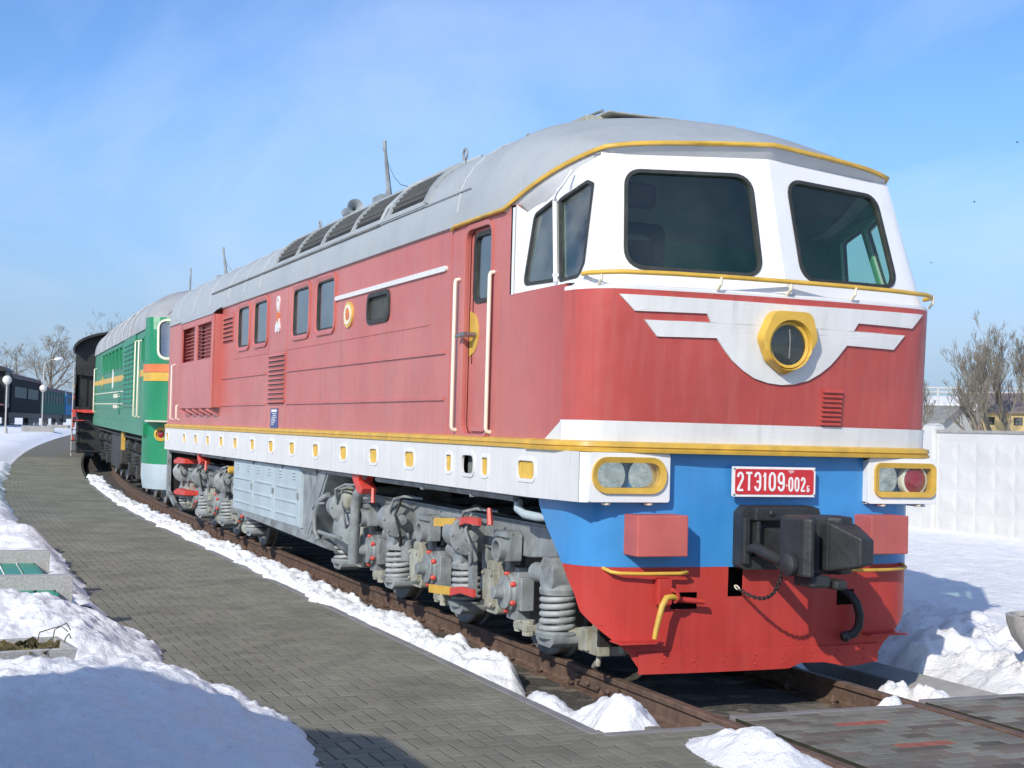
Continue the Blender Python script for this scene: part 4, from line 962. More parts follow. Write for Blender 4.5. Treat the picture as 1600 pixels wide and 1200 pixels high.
def sweep_front(prof, pth, mb):
    n = len(pth); G_ = []
    for i, p in enumerate(pth):
        a = Vector(pth[max(0, i-1)]); b = Vector(pth[min(n-1, i+1)]); d = (b-a).normalized(); nrm = Vector((d.y, -d.x, 0))
        G_.append([(p[0]+nrm.x*o_, p[1]+nrm.y*o_, z) for o_, z in prof])
    mb.grid(G_)
sweep_front([(-.03, 1.644), (.055, 1.648), (.060, 1.668), (.046, 1.673), (.046, 1.680), (.058, 1.685), (.052, 1.712), (-.01, 1.726)], path_, s); s.build('sill_strip', YEL, LOCO, smooth=30, label='yellow sill strip across the nose')
# right side skirt, plain
s = MB(); s.box(1.475, 1.50, .3, YR, 1.28, 1.648); s.build('frame_beam', WHITE, LOCO)
# underfloor so that light does not leak through
s = MB(); s.box(-1.28, 1.28, .9, YR-.1, 1.38, 1.66); s.build('underframe', DARK, LOCO)
# --- lower front: blue apron and red plough
APR = [(0, .125), (.35, .128), (.7, .14), (1.0, .165), (1.15, .190), (1.24, .225), (1.31, .28), (1.355, .345), (1.385, .43), (1.40, .53), (1.40, .95)]
def arc_len(P):
    L_ = [0]
    for a, b in zip(P[:-1], P[1:]): L_.append(L_[-1]+math.hypot(b[0]-a[0], b[1]-a[1]))
    return L_
AL = arc_len(APR)
def apr(s_):
    for i in range(len(AL)-1):
        if s_ <= AL[i+1]: t_ = (s_-AL[i])/(AL[i+1]-AL[i]); return lerp(APR[i][0], APR[i+1][0], t_), lerp(APR[i][1], APR[i+1][1], t_)
    return APR[-1]
def s_end(z):
    tab = [(.15, .955), (.18, .97), (.30, 1.06), (.48, 1.30), (.56, 1.40), (.68, 1.46), (.88, 1.62), (1.10, 1.88), (1.30, 2.07), (1.66, 2.07)]
    for (a, b), (c, d) in zip(tab[:-1], tab[1:]):
        if z <= c: return lerp(b, d, max(0, (z-a)/(c-a)))
    return tab[-1][1]
def apron(z0, z1, zs, ss, holes, name, m, dz=None, smooth=50, yo=0.0):
    mb = MB()
    zz_ = []
    for a_, b_ in zip(zs[:-1], zs[1:]):
        n_ = max(1, int((b_-a_)/.022)); zz_ += [lerp(a_, b_, k/n_) for k in range(n_)]
    zz_.append(zs[-1])
    def pt(s_, z):
        sg = -1 if s_ < 0 else 1; x, y = apr(abs(s_)); return (sg*x, y+(.02*(.9-z) if z < .9 else 0)+yo, z+(dz(sg*x, z) if dz else 0))
    for za, zb in zip(zz_[:-1], zz_[1:]):
        ea, eb = s_end(za), s_end(zb); lim = min(ea, eb)-.012
        row = [s_ for s_ in ss if abs(s_) < lim]
        A = [-ea]+row+[ea]; B = [-eb]+row+[eb]
        for i in range(len(A)-1):
            sc, zc = (A[i]+A[i+1])/2, (za+zb)/2
            if any(h_[0] < sc < h_[1] and h_[2] < zc < h_[3] for h_ in holes): continue
            mb.add([pt(A[i], za), pt(A[i+1], za), pt(B[i+1], zb), pt(B[i], zb)], [(0, 1, 2, 3)])
    o = mb.build(name, m, LOCO)
    bm = bmesh.new(); bm.from_mesh(o.data); bmesh.ops.remove_doubles(bm, verts=bm.verts, dist=.0008); bmesh.ops.recalc_face_normals(bm, faces=bm.faces); bm.to_mesh(o.data); bm.free()
    o.data.polygons.foreach_set('use_smooth', [True]*len(o.data.polygons))
    nn_ = []
    for v in o.data.vertices:
        x, y = abs(v.co.x), v.co.y-yo-(.02*(.9-v.co.z) if v.co.z < .9 else 0)
        k = min(range(len(APR)-1), key=lambda i: abs((APR[i][0]+APR[i+1][0])/2-x)+abs((APR[i][1]+APR[i+1][1])/2-y)); 
        best = None
        for i in range(max(0, k-1), min(len(APR)-1, k+2)):
            a_, b_ = Vector(APR[i]), Vector(APR[i+1]); d_ = b_-a_; t_ = max(0, min(1, (Vector((x, y))-a_).dot(d_)/d_.length_squared)); q_ = (Vector((x, y))-a_-d_*t_).length
            if best is None or q_ < best[0]: best = (q_, i, t_)
        i, t_ = best[1], best[2]
        def tan(j): j0, j1 = max(0, j-1), min(len(APR)-1, j+1); return (Vector(APR[j1])-Vector(APR[j0])).normalized()
        tg = tan(i).lerp(tan(i+1), t_); nv = Vector((tg.y, -tg.x)).normalized(); nn_.append((nv.x*(1 if v.co.x >= 0 else -1), nv.y, .0))
    fl = o.data.polygons[len(o.data.polygons)//2]
    if fl.normal.y > 0: o.data.flip_normals()
    o.data.normals_split_custom_set_from_vertices(nn_)
    return o
base_s = [0, .12, .25, .35, .5, .7, .82, .9, .96, 1.02, 1.08, 1.14, 1.20, 1.26, 1.32, 1.38, 1.44, 1.50, 1.56, 1.62, 1.70, 1.78, 1.86, 1.95, 2.04]
def sym(extra=()): return sorted(set([-a for a in base_s]+base_s+list(extra)))
apron(.87, 1.66, [.87, .95, 1.05, 1.15, 1.25, 1.35, 1.5, 1.66], sym((-.27, .36)), [(-.27, .36, 1.05, 1.25)], 'front_apron', BLUE)['label'] = 'bright blue front apron'
def dent(x, z):
    w_ = max(0, .34-z)/.19
    return w_*(.050*math.exp(-((x-.33)/.07)**2)+.030*math.exp(-((x-.52)/.10)**2)-.010*math.sin(x*11)*(x > .2)+.02*(x > .6)*(x-.6))
pl_holes = [(-.315, -.20, .665, .872), (-.755, -.555, .585, .70), (.60, .755, .585, .695)]
plz = [.165, .22, .30, .305, .40, .48, .56, .585, .665, .695, .70, .78, .872]
pl_ = apron(.165, .872, plz, sym((-.315, -.20, -.755, -.555, .60, .755, .27, .33, .40, .46, .52, .58)), pl_holes, 'snow_plough', REDP, dent); pl_['label'] = 'bright red snow plough with dented lower edge'
# lower bolted lip
s = MB(); xs_ = [-.985+k*.0985 for k in range(21)]; 
G_ = []
for x in xs_:
    y = apr(abs(x))[1]+.012; G_.append([(x, y-.008, .30), (x, y-.014, .296), (x, y-.016, .15+dent(x, .165)+(.0)), (x, y+.004, .148+dent(x, .165))])
s.grid(G_); lip = s.build('plough_lip', REDP, pl_, smooth=50)
for k in range(8):
    x = -.80+k*.235; b = MB(); b.bolts([(x+.01*(-1)**q, apr(abs(x))[1]-.003, .195+q*.033) for q in range(3)], '-y', .0075, .006); b.build('lip_bolts', REDP, pl_)
# black behind the openings
s = MB(); s.box(-1.15, 1.15, .42, .46, .30, 1.66); s.build('front_bulkhead', DARK, LOCO)
# grab bars, steps, buffers, hoses
for sg in (-1, 1):
    s = MB(); P_ = [(sg*.675, .155, .845), (sg*.68, .062, .842), (sg*.74, .058, .838), (sg*1.0, .090, .836), (sg*1.16, .125, .838), (sg*1.21, .15, .845), (sg*1.235, .235, .865)]; s.tube(P_, .013, 7); s.build('plough_grab_bar', CREAM if False else YEL, LOCO, smooth=60)
    s = MB(); s.box(sg*.84 if sg > 0 else -1.17, sg*1.17 if sg > 0 else -.84, .06, .235, .365, .377); s.box(sg*.90 if sg > 0 else -1.12, sg*1.12 if sg > 0 else -.90, .18, .20, .30, .366) if False else None; s.build('footstep', REDP, LOCO, bevel=.004)
    s = MB(); x0, x1 = (-1.105, -.745) if sg < 0 else (.745, 1.105); ym = apr(.93)[1]
    s.add([(x0, -.012, .958), (x1, -.058, .962), (x1, -.055, 1.236), (x0, -.010, 1.232), (x0, ym+.03, .958), (x1, ym+.02, .962), (x1, ym+.02, 1.236), (x0, ym+.03, 1.232)] if sg < 0 else [(x0, -.058, .962), (x1, -.012, .958), (x1, -.010, 1.232), (x0, -.055, 1.236), (x0, ym+.02, .962), (x1, ym+.03, .958), (x1, ym+.03, 1.232), (x0, ym+.02, 1.236)],
          [(0, 1, 2, 3), (0, 4, 5, 1), (1, 5, 6, 2), (2, 6, 7, 3), (3, 7, 4, 0)]); s.build('buffer_box', REDX, LOCO, bevel=.008, label='faded red box beside the coupler, cab door side' if sg < 0 else 'faded red box behind the coupler jaw')
# --- headlight boxes
for sg in (-1, 1):
    fh = Fr((0, .082, 0), (1, 0, 0), (0, 0, 1)); x0, x1 = (-1.425, -.815) if sg < 0 else (.815, 1.425)
    if sg < 0: op = rrect(-1.395, -.865, 1.385, 1.605, .115, 8)
    else: op = rrect(.875, 1.395, 1.375, 1.60, .05, 8)
    s = MB(); s.panel(fh, rrect(x0, x1, 1.313, 1.645, .02, 2), [op], -.03, 0)
    s.box(x0 if sg > 0 else x1-.02, x0+.02 if sg > 0 else x1, .11, .30, 1.315, 1.643); s.box(x0, x1, .11, .30, 1.313, 1.33); s.box(x0, x1, .11, .30, 1.625, 1.643)
    if sg < 0: s.grid([[(-1.425, .083, z), (-1.455, .088, z), (-1.485, .105, z), (-1.503, .14, z)] for z in (1.314, 1.645)])
    else: s.box(x1-.01, x1, .11, .6, 1.315, 1.643)
    hb = s.build('headlight_box', WHITEC, LOCO, smooth=40, bevel=.004, label='white headlight box with oval yellow ring' if sg < 0 else 'white headlight box with square yellow ring and red lamp')
    s = MB(); s.ringp(fh, offs(op, .012), offs(op, -.026), -.06, .022, .012); s.build('ring', YEL, hb, smooth=40)
    s = MB(); s.panel(fh, offs(op, .01), [], -.16, -.15); s.build('housing_back', OLGREY, hb)
    xc = (x0+x1)/2
    for kx in (-1, 1):
        if sg > 0 and kx > 0:
            s = MB(); s.lathe([(.115, 0), (.115, .05), (.105, .055)], (xc+.125, .16, 1.487), '-y', 24); s.build('lamp_rim', PLATEW, hb, smooth=40)
            s = MB(); s.lathe([(.104, .05), (.08, .068), (.04, .078), (.0, .080)], (xc+.125, .16, 1.487), '-y', 24); s.build('red_lamp', REDLENS, hb, smooth=60)
        else:
            s = MB(); s.lathe([(.012, -.05), (.04, -.035), (.08, .01), (.105, .055), (.116, .085)], (xc+kx*.128, .22, 1.492), '-y', 24); s.build('reflector', SILVER, hb, smooth=60)
            s = MB(); s.lathe([(.0, .05), (.018, .045), (.02, .02), (.008, .0)], (xc+kx*.125, .22, 1.492), '-y', 10); s.build('bulb', STEEL, hb, smooth=60)
            s = MB(); s.lathe([(.034, -.036), (.034, -.030), (.0, -.028)], (xc+kx*.128, .22, 1.492), '-y', 14); s.build('lamp_socket', DARK, hb)
    s = MB(); n_ = len(op); oo = offs(op, -.022); s.panel(fh, oo, [], -.004, .001); s.build('lens', LENS, hb)
    for kx in (-.16, .16):
        s = MB(); s.lathe([(.012, 0), (.03, .004), (.034, .016), (.02, .02)], (xc+kx, .12, 1.292), 'z', 8); s.build('wing_nut', CREAM, hb)
# --- number plate
fpn = Fr((0, .055, 0), (1, 0, 0), (0, 0, 1))
s = MB(); s.panel(fpn, rrect(-.338, .338, 1.360, 1.568, .008, 2), [], -.02, 0); npl = s.build('number_plate', PLATEW, LOCO, label='red number plate with white lettering')
s = MB(); s.panel(fpn, rrect(-.322, .322, 1.376, 1.552, .022, 4), [], -.001, .003); s.build('plate_field', PLATE, npl)
s = MB(); s.panel(fpn, [(.105, 1.545), (.145, 1.552), (.160, 1.535), (.125, 1.522)], [], .002, .0042); s.build('paint_chip', mat('pink_chip', (.70, .36, .36), .5), npl)
s = MB(); s.bolts([fpn(x, z, 0) for x in (-.329, .329) for z in (1.375, 1.553)], '-y', .008, .008); s.build('plate_screws', GREY, npl)
# stencil lettering: every sign is drawn with strokes of even width
def arcp(cx, cy, rx, ry, a0, a1, n=9): return [(cx+rx*math.cos(R(lerp(a0, a1, k/n))), cy+ry*math.sin(R(lerp(a0, a1, k/n)))) for k in range(n+1)]
GLYPH = {
 '2': [arcp(.5, .74, .40, .26, 170, -20)+[(.12, .06), (.12, .0), (.92, .0)]],
 'Т': [[(.04, 1), (.96, 1)], [(.5, 1), (.5, 0)]],
 'Э': [arcp(.48, .72, .42, .28, 165, 0)+arcp(.48, .28, .42, .28, 0, -165), [(.90, .5), (.38, .5)]],
 '1': [[(.18, .78), (.55, 1), (.55, 0)]],
 '0': [arcp(.5, .70, .42, .30, 180, 0)+arcp(.5, .30, .42, .30, 0, -180)+[(.08, .70)]],
 '9': [arcp(.5, .70, .42, .30, -10, 350, 16), [(.92, .72), (.92, .30)]+arcp(.5, .28, .42, .28, 0, -165)],
 '-': [[(.0, .42), (1, .42)]],
 'Б': [[(.9, 1), (.1, 1), (.1, 0), (.6, 0)]+arcp(.55, .28, .37, .28, -90, 90, 6)+[(.1, .56)]]}
def stencil(ch, fr, u0, u1, v0, v1, w, m, parent):
    s = MB(); q = w/2
    for st in GLYPH[ch]:
        pts = [(lerp(u0+q, u1-q, x), lerp(v0+q, v1-q, y)) for x, y in st]
        for i in range(len(pts)-1):
            a_, b_ = Vector(pts[i]), Vector(pts[i+1]); d = (b_-a_)
            if d.length < 1e-6: continue
            d.normalize(); n_ = Vector((-d.y, d.x))*q; e = d*(q*.35)
            s.panel(fr, [tuple(a_-n_-e), tuple(b_-n_+e), tuple(b_+n_+e), tuple(a_+n_-e)], [], .0025, .0055+.00006*i+.0004*GLYPH[ch].index(st))
    o = s.build('lettering', m, parent); o['kind'] = 'stuff' if False else None
    del o['kind']; return o
x_ = -.314
for ch, w_ in zip('2ТЭ109', (.064, .062, .064, .038, .066, .066)):
    stencil(ch, fpn, x_, x_+w_, 1.398, 1.532, .0155, PLATEW, npl); x_ += w_+.0075
stencil('-', fpn, x_-.002, x_+.014, 1.396, 1.50, .013, PLATEW, npl); x_ += .017
for ch in '002': stencil(ch, fpn, x_, x_+.045, 1.397, 1.500, .0125, PLATEW, npl); x_ += .0510
stencil('Б', fpn, x_+.002, x_+.027, 1.396, 1.440, .007, PLATEW, npl)
# --- coupler
s = MB(); s.prism(rpoly([(-.285, .86), (.35, .86), (.36, 1.27), (.30, 1.30), (-.24, 1.30), (-.285, 1.25)], .04, 3), .02, .13, 'y'); cpl = s.build('coupler', COUP, LOCO, bevel=.008, label='black automatic coupler with big claw')
s = MB(); s.box(-.22, .30, -.06, .02, 1.20, 1.29); s.box(-.285, -.235, -.02, .02, .90, 1.22); s.box(-.20, -.17, -.05, .02, .95, 1.2); s.build('coupler_bracket', COUP, cpl, bevel=.01)
s = MB(); s.bolts([(-.245, .02, .93+k*.072) for k in range(4)], '-y', .018, .03, 8); s.bolts([(-.10, -.06, 1.255)], '-y', .022, .02, 8); s.build('coupler_bolts', COUP, cpl)
s = MB(); s.box(-.10, .12, -.50, .05, .97, 1.15); s.build('shank', COUP, cpl, bevel=.015)
s = MB(); s.prism([(-.28, -.44), (-.285, -.72), (-.255, -.765), (-.215, -.75), (-.17, -.60), (-.07, -.54), (.01, -.56), (.08, -.62), (.20, -.58), (.24, -.40), (.18, -.32), (-.18, -.34)], .885, 1.262, 'z'); s.build('coupler_head', COUP, cpl, bevel=.018)
def hexa(mb, A, B):
    mb.add(A+B, [(0, 1, 2, 3), (7, 6, 5, 4), (0, 4, 5, 1), (1, 5, 6, 2), (2, 6, 7, 3), (3, 7, 4, 0)])
s = MB(); hexa(s, [(-.045, -.54, .915), (.22, -.44, .915), (.22, -.44, 1.235), (-.045, -.54, 1.24)], [(-.04, -.64, .912), (.23, -.60, .92), (.23, -.60, 1.21), (-.04, -.64, 1.235)])
hexa(s, [(-.04, -.64, .912), (.23, -.60, .92), (.23, -.60, 1.21), (-.04, -.64, 1.235)], [(.06, -.86, .962), (.19, -.82, .972), (.19, -.82, 1.13), (.06, -.86, 1.142)])
s.build('claw', COUP, cpl, bevel=.014)
s = MB(); s.lathe([(.06, 0), (.075, .01), (.075, .04), (.05, .06)], (-.285, -.60, .955), '-x', 14); s.build('coupler_pin', COUP, cpl, smooth=40)
s = MB(); s.box(-.20, -.05, -.70, -.48, .81, .89); s.box(-.02, .08, -.70, -.54, .795, .86); s.build('coupler_foot', COUP, cpl, bevel=.02)
s = MB(); s.tube([(-.24, .0, 1.0), (-.235, -.10, 1.02), (-.23, -.16, 1.0), (-.24, -.42, .955)], [.03, .04, .045, .035], 8); s.build('release_lever', COUP, cpl, smooth=50)
# chain: alternate links on a sagging line
ca, cb_ = Vector((-.255, .13, .735)), Vector((-.29, -.50, .985)); links = 26
cm = Vector((-.16, -.28, .55)); 
P_ = [ca*(1-t_)**2+cm*2*t_*(1-t_)+cb_*t_*t_ for t_ in [k/links for k in range(links+1)]]
ch = empty('chain', parent=None) if False else None
for k in range(links):
    a, b = P_[k], P_[k+1]; d = (b-a).normalized(); sd_ = d.cross(Vector((0, 0, 1))).normalized(); up = sd_.cross(d)
    w = sd_ if k % 2 else up; c = (a+b)/2; L_ = (b-a).length*.72
    s = MB(); s.tube([tuple(c+d*L_*math.cos(q)+w*.011*math.sin(q)) for q in [2*PI*j/10 for j in range(10)]], .0048, 5, closed=True); s.build('chain_link', COUP if k else CREAM, cpl, smooth=60)
# uncoupling gear on the plough
s = MB(); s.box(-.885, -.775, .085, .14, .62, .80); s.build('lever_bracket', REDP, LOCO, bevel=.01)
s = MB(); s.tube([(-.83, .02, .735), (-.79, -.0, .725), (-.775, .0, .685), (-.80, .02, .65)], .016, 7); s.tube([(-.76, .06, .665), (-.55, .05, .645)], .020, 8); s.build('uncoupling_rod', REDP, LOCO, smooth=50)
s = MB(); s.tube([(-.775, .02, .672), (-.82, .0, .690), (-.875, -.01, .685), (-.91, -.015, .63), (-.935, -.02, .55), (-.955, -.02, .47), (-.965, -.02, .415)], [.020, .02, .022, .022, .02, .018, .017], 8); s.build('uncoupling_lever', YEL, LOCO, smooth=60, label='yellow uncoupling lever')
s = MB(); s.tube([(.665, .20, .69), (.69, .10, .66), (.715, .06, .60), (.735, .05, .52), (.735, .06, .44), (.70, .07, .385), (.655, .09, .37)], [.03, .032, .032, .032, .032, .034, .034], 9); b = s.build('brake_hose', RUBBER, LOCO, smooth=60, label='black brake hose hanging at the plough')
s = MB(); s.lathe([(.036, 0), (.042, .02), (.03, .05)], (.665, .088, .372), (-1, .2, -.3), 9); s.build('hose_coupling', COUP, b)
# --- side pipe, brackets and reservoir between the bogies
s = MB(); s.tube([(-1.40, 5.25, 1.27), (-1.40, 9, 1.265), (-1.40, 13, 1.255), (-1.38, 17.1, 1.25)], .028, 7); s.build('side_pipe', GREY, LOCO, smooth=60)
s = MB(); s.tube([(-1.42, 4.75, 1.27), (-1.42, 3, 1.275), (-1.41, 1.6, 1.275), (-1.38, 1.42, 1.27)], .030, 8); s.build('side_pipe', GREY, LOCO, smooth=60)
s = MB(); s.tube([(-1.34, 1.46, 1.245), (-1.36, 1.42, 1.19), (-1.35, 1.30, 1.155), (-1.34, 1.10, 1.15), (-1.25, .95, 1.16)], .034, 9); s.build('pipe_elbow', LGREY, LOCO, smooth=60)
for y in (3.4, 2.2, 7.0, 8.6, 10.2, 12.2, 14.5):
    s = MB(); s.box(-1.445, -1.375, y-.02, y+.02, 1.235, 1.305); s.build('pipe_clip', GREY, LOCO)
for y, xo in ((5.35, 0), (14.2, .02)):
    s = MB(); s.prism([(y-.12, 1.33), (y+.20, 1.33), (y+.12, 1.22), (y-.02, 1.12), (y-.16, 1.10), (y-.22, 1.16), (y-.06, 1.22)], -1.46+xo, -1.30+xo, 'x'); s.build('lifting_bracket', REDB, LOCO, bevel=.01)
    s = MB(); s.tube([(-1.36, y-.26, 1.16), (-1.37, y-.30, 1.02)], [.018, .024], 6); s.build('pressure_valve', REDB, LOCO)
s = MB(); s.tube([(-1.36, 5.25, 1.16), (-1.37, 5.42, 1.14), (-1.37, 5.56, 1.08), (-1.37, 5.62, .98), (-1.37, 5.66, .6), (-1.37, 5.68, .37)], .058, 12); s.build('sand_pipe', GREY, LOCO, smooth=60, label='thick grey vertical pipe')
s = MB(); s.tube([(-1.38, 1.95, 1.16), (-1.38, 1.92, 1.03)], [.018, .026], 6); s.build('pressure_valve', REDB, LOCO)
# battery boxes
BX = -1.415
s = MB(); s.box(BX, -.8, 7.72, 11.50, .575, 1.27); bat = s.build('battery_box', LGREY, LOCO, label='pale blue grey battery box with three doors')
fbx = Fr((BX, 0, 0), (0, -1, 0), (0, 0, 1))
for y0, y1 in ((7.75, 8.97), (9.01, 10.19), (10.23, 11.47)):
    s = MB(); s.panel(fbx, rect(-y1, -y0, .585, 1.26), [], -.002, .014); d = s.build('battery_door', LGREY, bat, bevel=.004)
    for z in (1.02, .86, .70):
        t_ = MB(); t_.prism([(BX-.012, z-.018), (BX-.030, z-.010), (BX-.030, z+.004), (BX-.012, z+.018)], y0+.10, y1-.10, 'y'); t_.build('door_rib', LGREY, bat)
    for yy_ in (y0+.28, y1-.28):
        for k in range(3):
            t_ = MB(); t_.prism([(BX-.013, 1.13+k*.035), (BX-.028, 1.128+k*.035), (BX-.028, 1.134+k*.035), (BX-.013, 1.150+k*.035)], yy_-.07, yy_+.07, 'y'); t_.build('vent_slot', LGREY, bat)
    t_ = MB(); t_.cb((BX-.025, y0+.03, .94), (.02, .05, .07)); t_.build('latch', GREY, bat)
s = MB(); s.add([(BX, 6.55, .44), (BX, 11.0, .52), (BX+.0, 11.5, .575), (BX, 7.3, .575), (-1.05, 6.55, .32), (-1.05, 11.3, .40), (-.9, 11.5, .575), (-.9, 7.3, .575)], [(0, 1, 2, 3), (4, 5, 1, 0), (4, 5, 6, 7), (0, 3, 7, 4), (1, 5, 6, 2)]); s.build('fuel_tank_slope', GREY, LOCO, label='sloping lower panel of the fuel tank')
s = MB(); s.prism([(7.40, .575), (7.72, .575), (7.72, 1.27), (7.15, 1.27)], BX+.03, -.75, 'x'); s.build('fuel_tank', GREY, LOCO)
s = MB(); s.prism([(6.55, 1.27), (6.95, 1.27), (7.55, .56), (7.30, .52)], BX-.01, BX+.05, 'x'); s.prism([(6.50, 1.27), (6.60, 1.27), (7.35, .5), (7.25, .5)], BX-.01, -.9, 'x'); s.build('tank_bracket', GREY, LOCO, bevel=.006)
s = MB(); s.box(-1.1, 1.1, 6.9, 11.4, .35, 1.3); s.build('fuel_tank_core', DARK, LOCO)
# air reservoirs across the frame ahead of the tank
s = MB(); s.lathe([(.0, -.02), (.10, .0), (.20, .05), (.255, .13), (.265, .2), (.265, 1.7), (.2, 1.8), (0, 1.85)], (-1.38, 6.35, .66), 'x', 24); s.build('air_reservoir', GREY, LOCO, smooth=50, label='grey domed air reservoir')
s = MB(); s.lathe([(.0, -.0), (.09, .01), (.125, .04), (.135, .08), (.135, 1.2)], (-1.36, 6.22, 1.0), 'x', 18); s.build('air_reservoir', OLGREY, LOCO, smooth=50, label='small stained air reservoir')
for P_, r in (([(-1.40, 6.6, 1.02), (-1.42, 6.85, .95), (-1.43, 7.0, .8), (-1.42, 7.05, .62), (-1.40, 6.95, .5)], .03), ([(-1.42, 6.85, .60), (-1.44, 6.4, .60), (-1.43, 5.95, .60)], .022), ([(-1.40, 6.25, .95), (-1.43, 6.2, 1.1), (-1.40, 5.95, 1.16), (-1.36, 5.6, 1.17)], .014), ([(-1.40, 6.75, .92), (-1.44, 6.95, .90), (-1.44, 7.1, .84)], .014), ([(-1.35, 6.72, 1.26), (-1.37, 6.72, 1.17), (-1.36, 6.75, 1.06)], .02)):
    s = MB(); s.tube(P_, r, 7); s.build('air_pipe', GREY, LOCO, smooth=60)
s = MB(); s.cb((-1.38, 6.72, 1.17), (.07, .09, .07)); s.build('drain_valve', GREY, LOCO, bevel=.01)
# --- bogies
def wheel_mb():
    s = MB(); s.lathe([(.09, .15), (.09, .02), (.20, .03), (.40, .035), (.445, .0), (.515, .0), (.525, .01), (.525, .105), (.555, .115), (.555, .135), (.44, .14), (.40, .11), (.12, .12), (.09, .16)], (0, 0, 0), 'x', 36); return s
def spring_mb(Rr=.115, r=.022, turns=5.2, h=.27): s = MB(); s.coil((0, 0, 0), Rr, r, turns, h, 7, 18); return s
MESH = {}
def sub(name, key, fn_, m, parent, loc, smooth=50, bevel=0, rot=None):
    if key not in MESH: o = fn_().build(name, m, parent, smooth=smooth, bevel=bevel); MESH[key] = o
    else: o = link_copy(MESH[key], parent); o.name = name
    o.location = loc
    if rot: o.rotation_euler = rot
    return o
def axlebox():
    s = MB(); s.lathe([(.165, 0), (.165, .03), (.15, .035), (.15, .09), (.135, .10), (.135, .13), (.06, .14), (.05, .22), (.0, .225)], (0, 0, 0), '-x', 18); s.box(-.06, .05, -.20, .20, -.13, .13); s.box(-.05, .06, -.11, .11, -.22, .20); return s
def axle_bolts():
    s = MB(); s.bolts([(-.085, .145*math.cos(a), .145*math.sin(a)) for a in [PI/6+2*PI*k/6 for k in range(6)]], '-x', .022, .035, 7); return s
def cup():
    s = MB(); s.lathe([(.10, -.03), (.155, -.02), (.165, .015), (.15, .03)], (0, 0, 0), 'z', 18); s.prism(rpoly([(-.17, -.0), (.17, 0), (.15, -.05), (.10, -.085), (-.10, -.085), (-.15, -.05)], .02, 2), -.10, .12, 'x'); return s
def capb():
    s = MB(); s.lathe([(.135, 0), (.14, .04), (.12, .075), (.09, .09)], (0, 0, 0), 'z', 16); s.prism(rpoly([(-.11, .05), (.11, .05), (.12, .20), (.06, .27), (-.06, .27), (-.12, .20)], .03, 2), -.10, .10, 'x'); return s
def brake_drum():
    s = MB(); s.lathe([(.125, 0), (.13, .02), (.13, .26), (.165, .265), (.17, .30), (.15, .31), (.06, .33), (.05, .40), (.0, .41)], (0, 0, 0), '-y', 22); s.bolts([(.15*math.cos(a), -.30, .15*math.sin(a)) for a in [2*PI*k/8 for k in range(8)]], '-y', .012, .02, 6); return s
def socket():
    s = MB(); s.panel(Fr((0, 0, 0), (0, -1, 0), (0, 0, 1)), rpoly([(-.15, -.10), (.15, -.10), (.16, .10), (.10, .13), (-.10, .13), (-.16, .08)], .02, 2), [], -.10, .0); s.box(-.03, .02, -.16, .14, .085, .125)
    s.ringp(Fr((0, 0, 0), (0, -1, 0), (0, 0, 1)), circ((0, -.02), .095, 20), circ((0, -.02), .072, 20), -.06, .055); return s
def gearcase():
    s = MB(); s.prism(rpoly([(-.13, -.2), (.13, -.2), (.16, .0), (.11, .22), (-.11, .22), (-.16, 0)], .05, 3), -.10, .0, 'x'); s.prism(rpoly([(-.10, -.15), (.10, -.15), (.12, .15), (-.12, .15)], .03, 2), -.14, -.09, 'x'); s.bolts([(-.14, .09*a, .12*b) for a in (-1, 1) for b in (-1, 1)], '-x', .018, .02); return s
def damper():
    s = MB(); s.lathe([(.055, 0), (.06, .02), (.06, .14), (.048, .145), (.048, .19), (.02, .20), (.02, .26)], (0, 0, 0), 'z', 14); return s
def swing():
    s = MB(); s.prism([(-.30, .18), (-.18, .20), (-.10, -.02), (-.02, -.16), (.16, -.21), (.18, -.14), (.04, -.08), (-.06, .06), (-.16, .26), (-.30, .28)], -.05, .05, 'x'); return s
def hanger():
    s = MB(); s.prism([(-.06, .22), (.07, .22), (.05, .0), (.10, -.16), (.03, -.18), (-.04, 0)], -.03, .03, 'x'); return s
SPRG = mat('spring_grey_paint', (.34, .36, .36), .5, var=.2, vscale=6, dirt=.5, dirt_col=(.16, .14, .09), dscale=4, rust=.3)
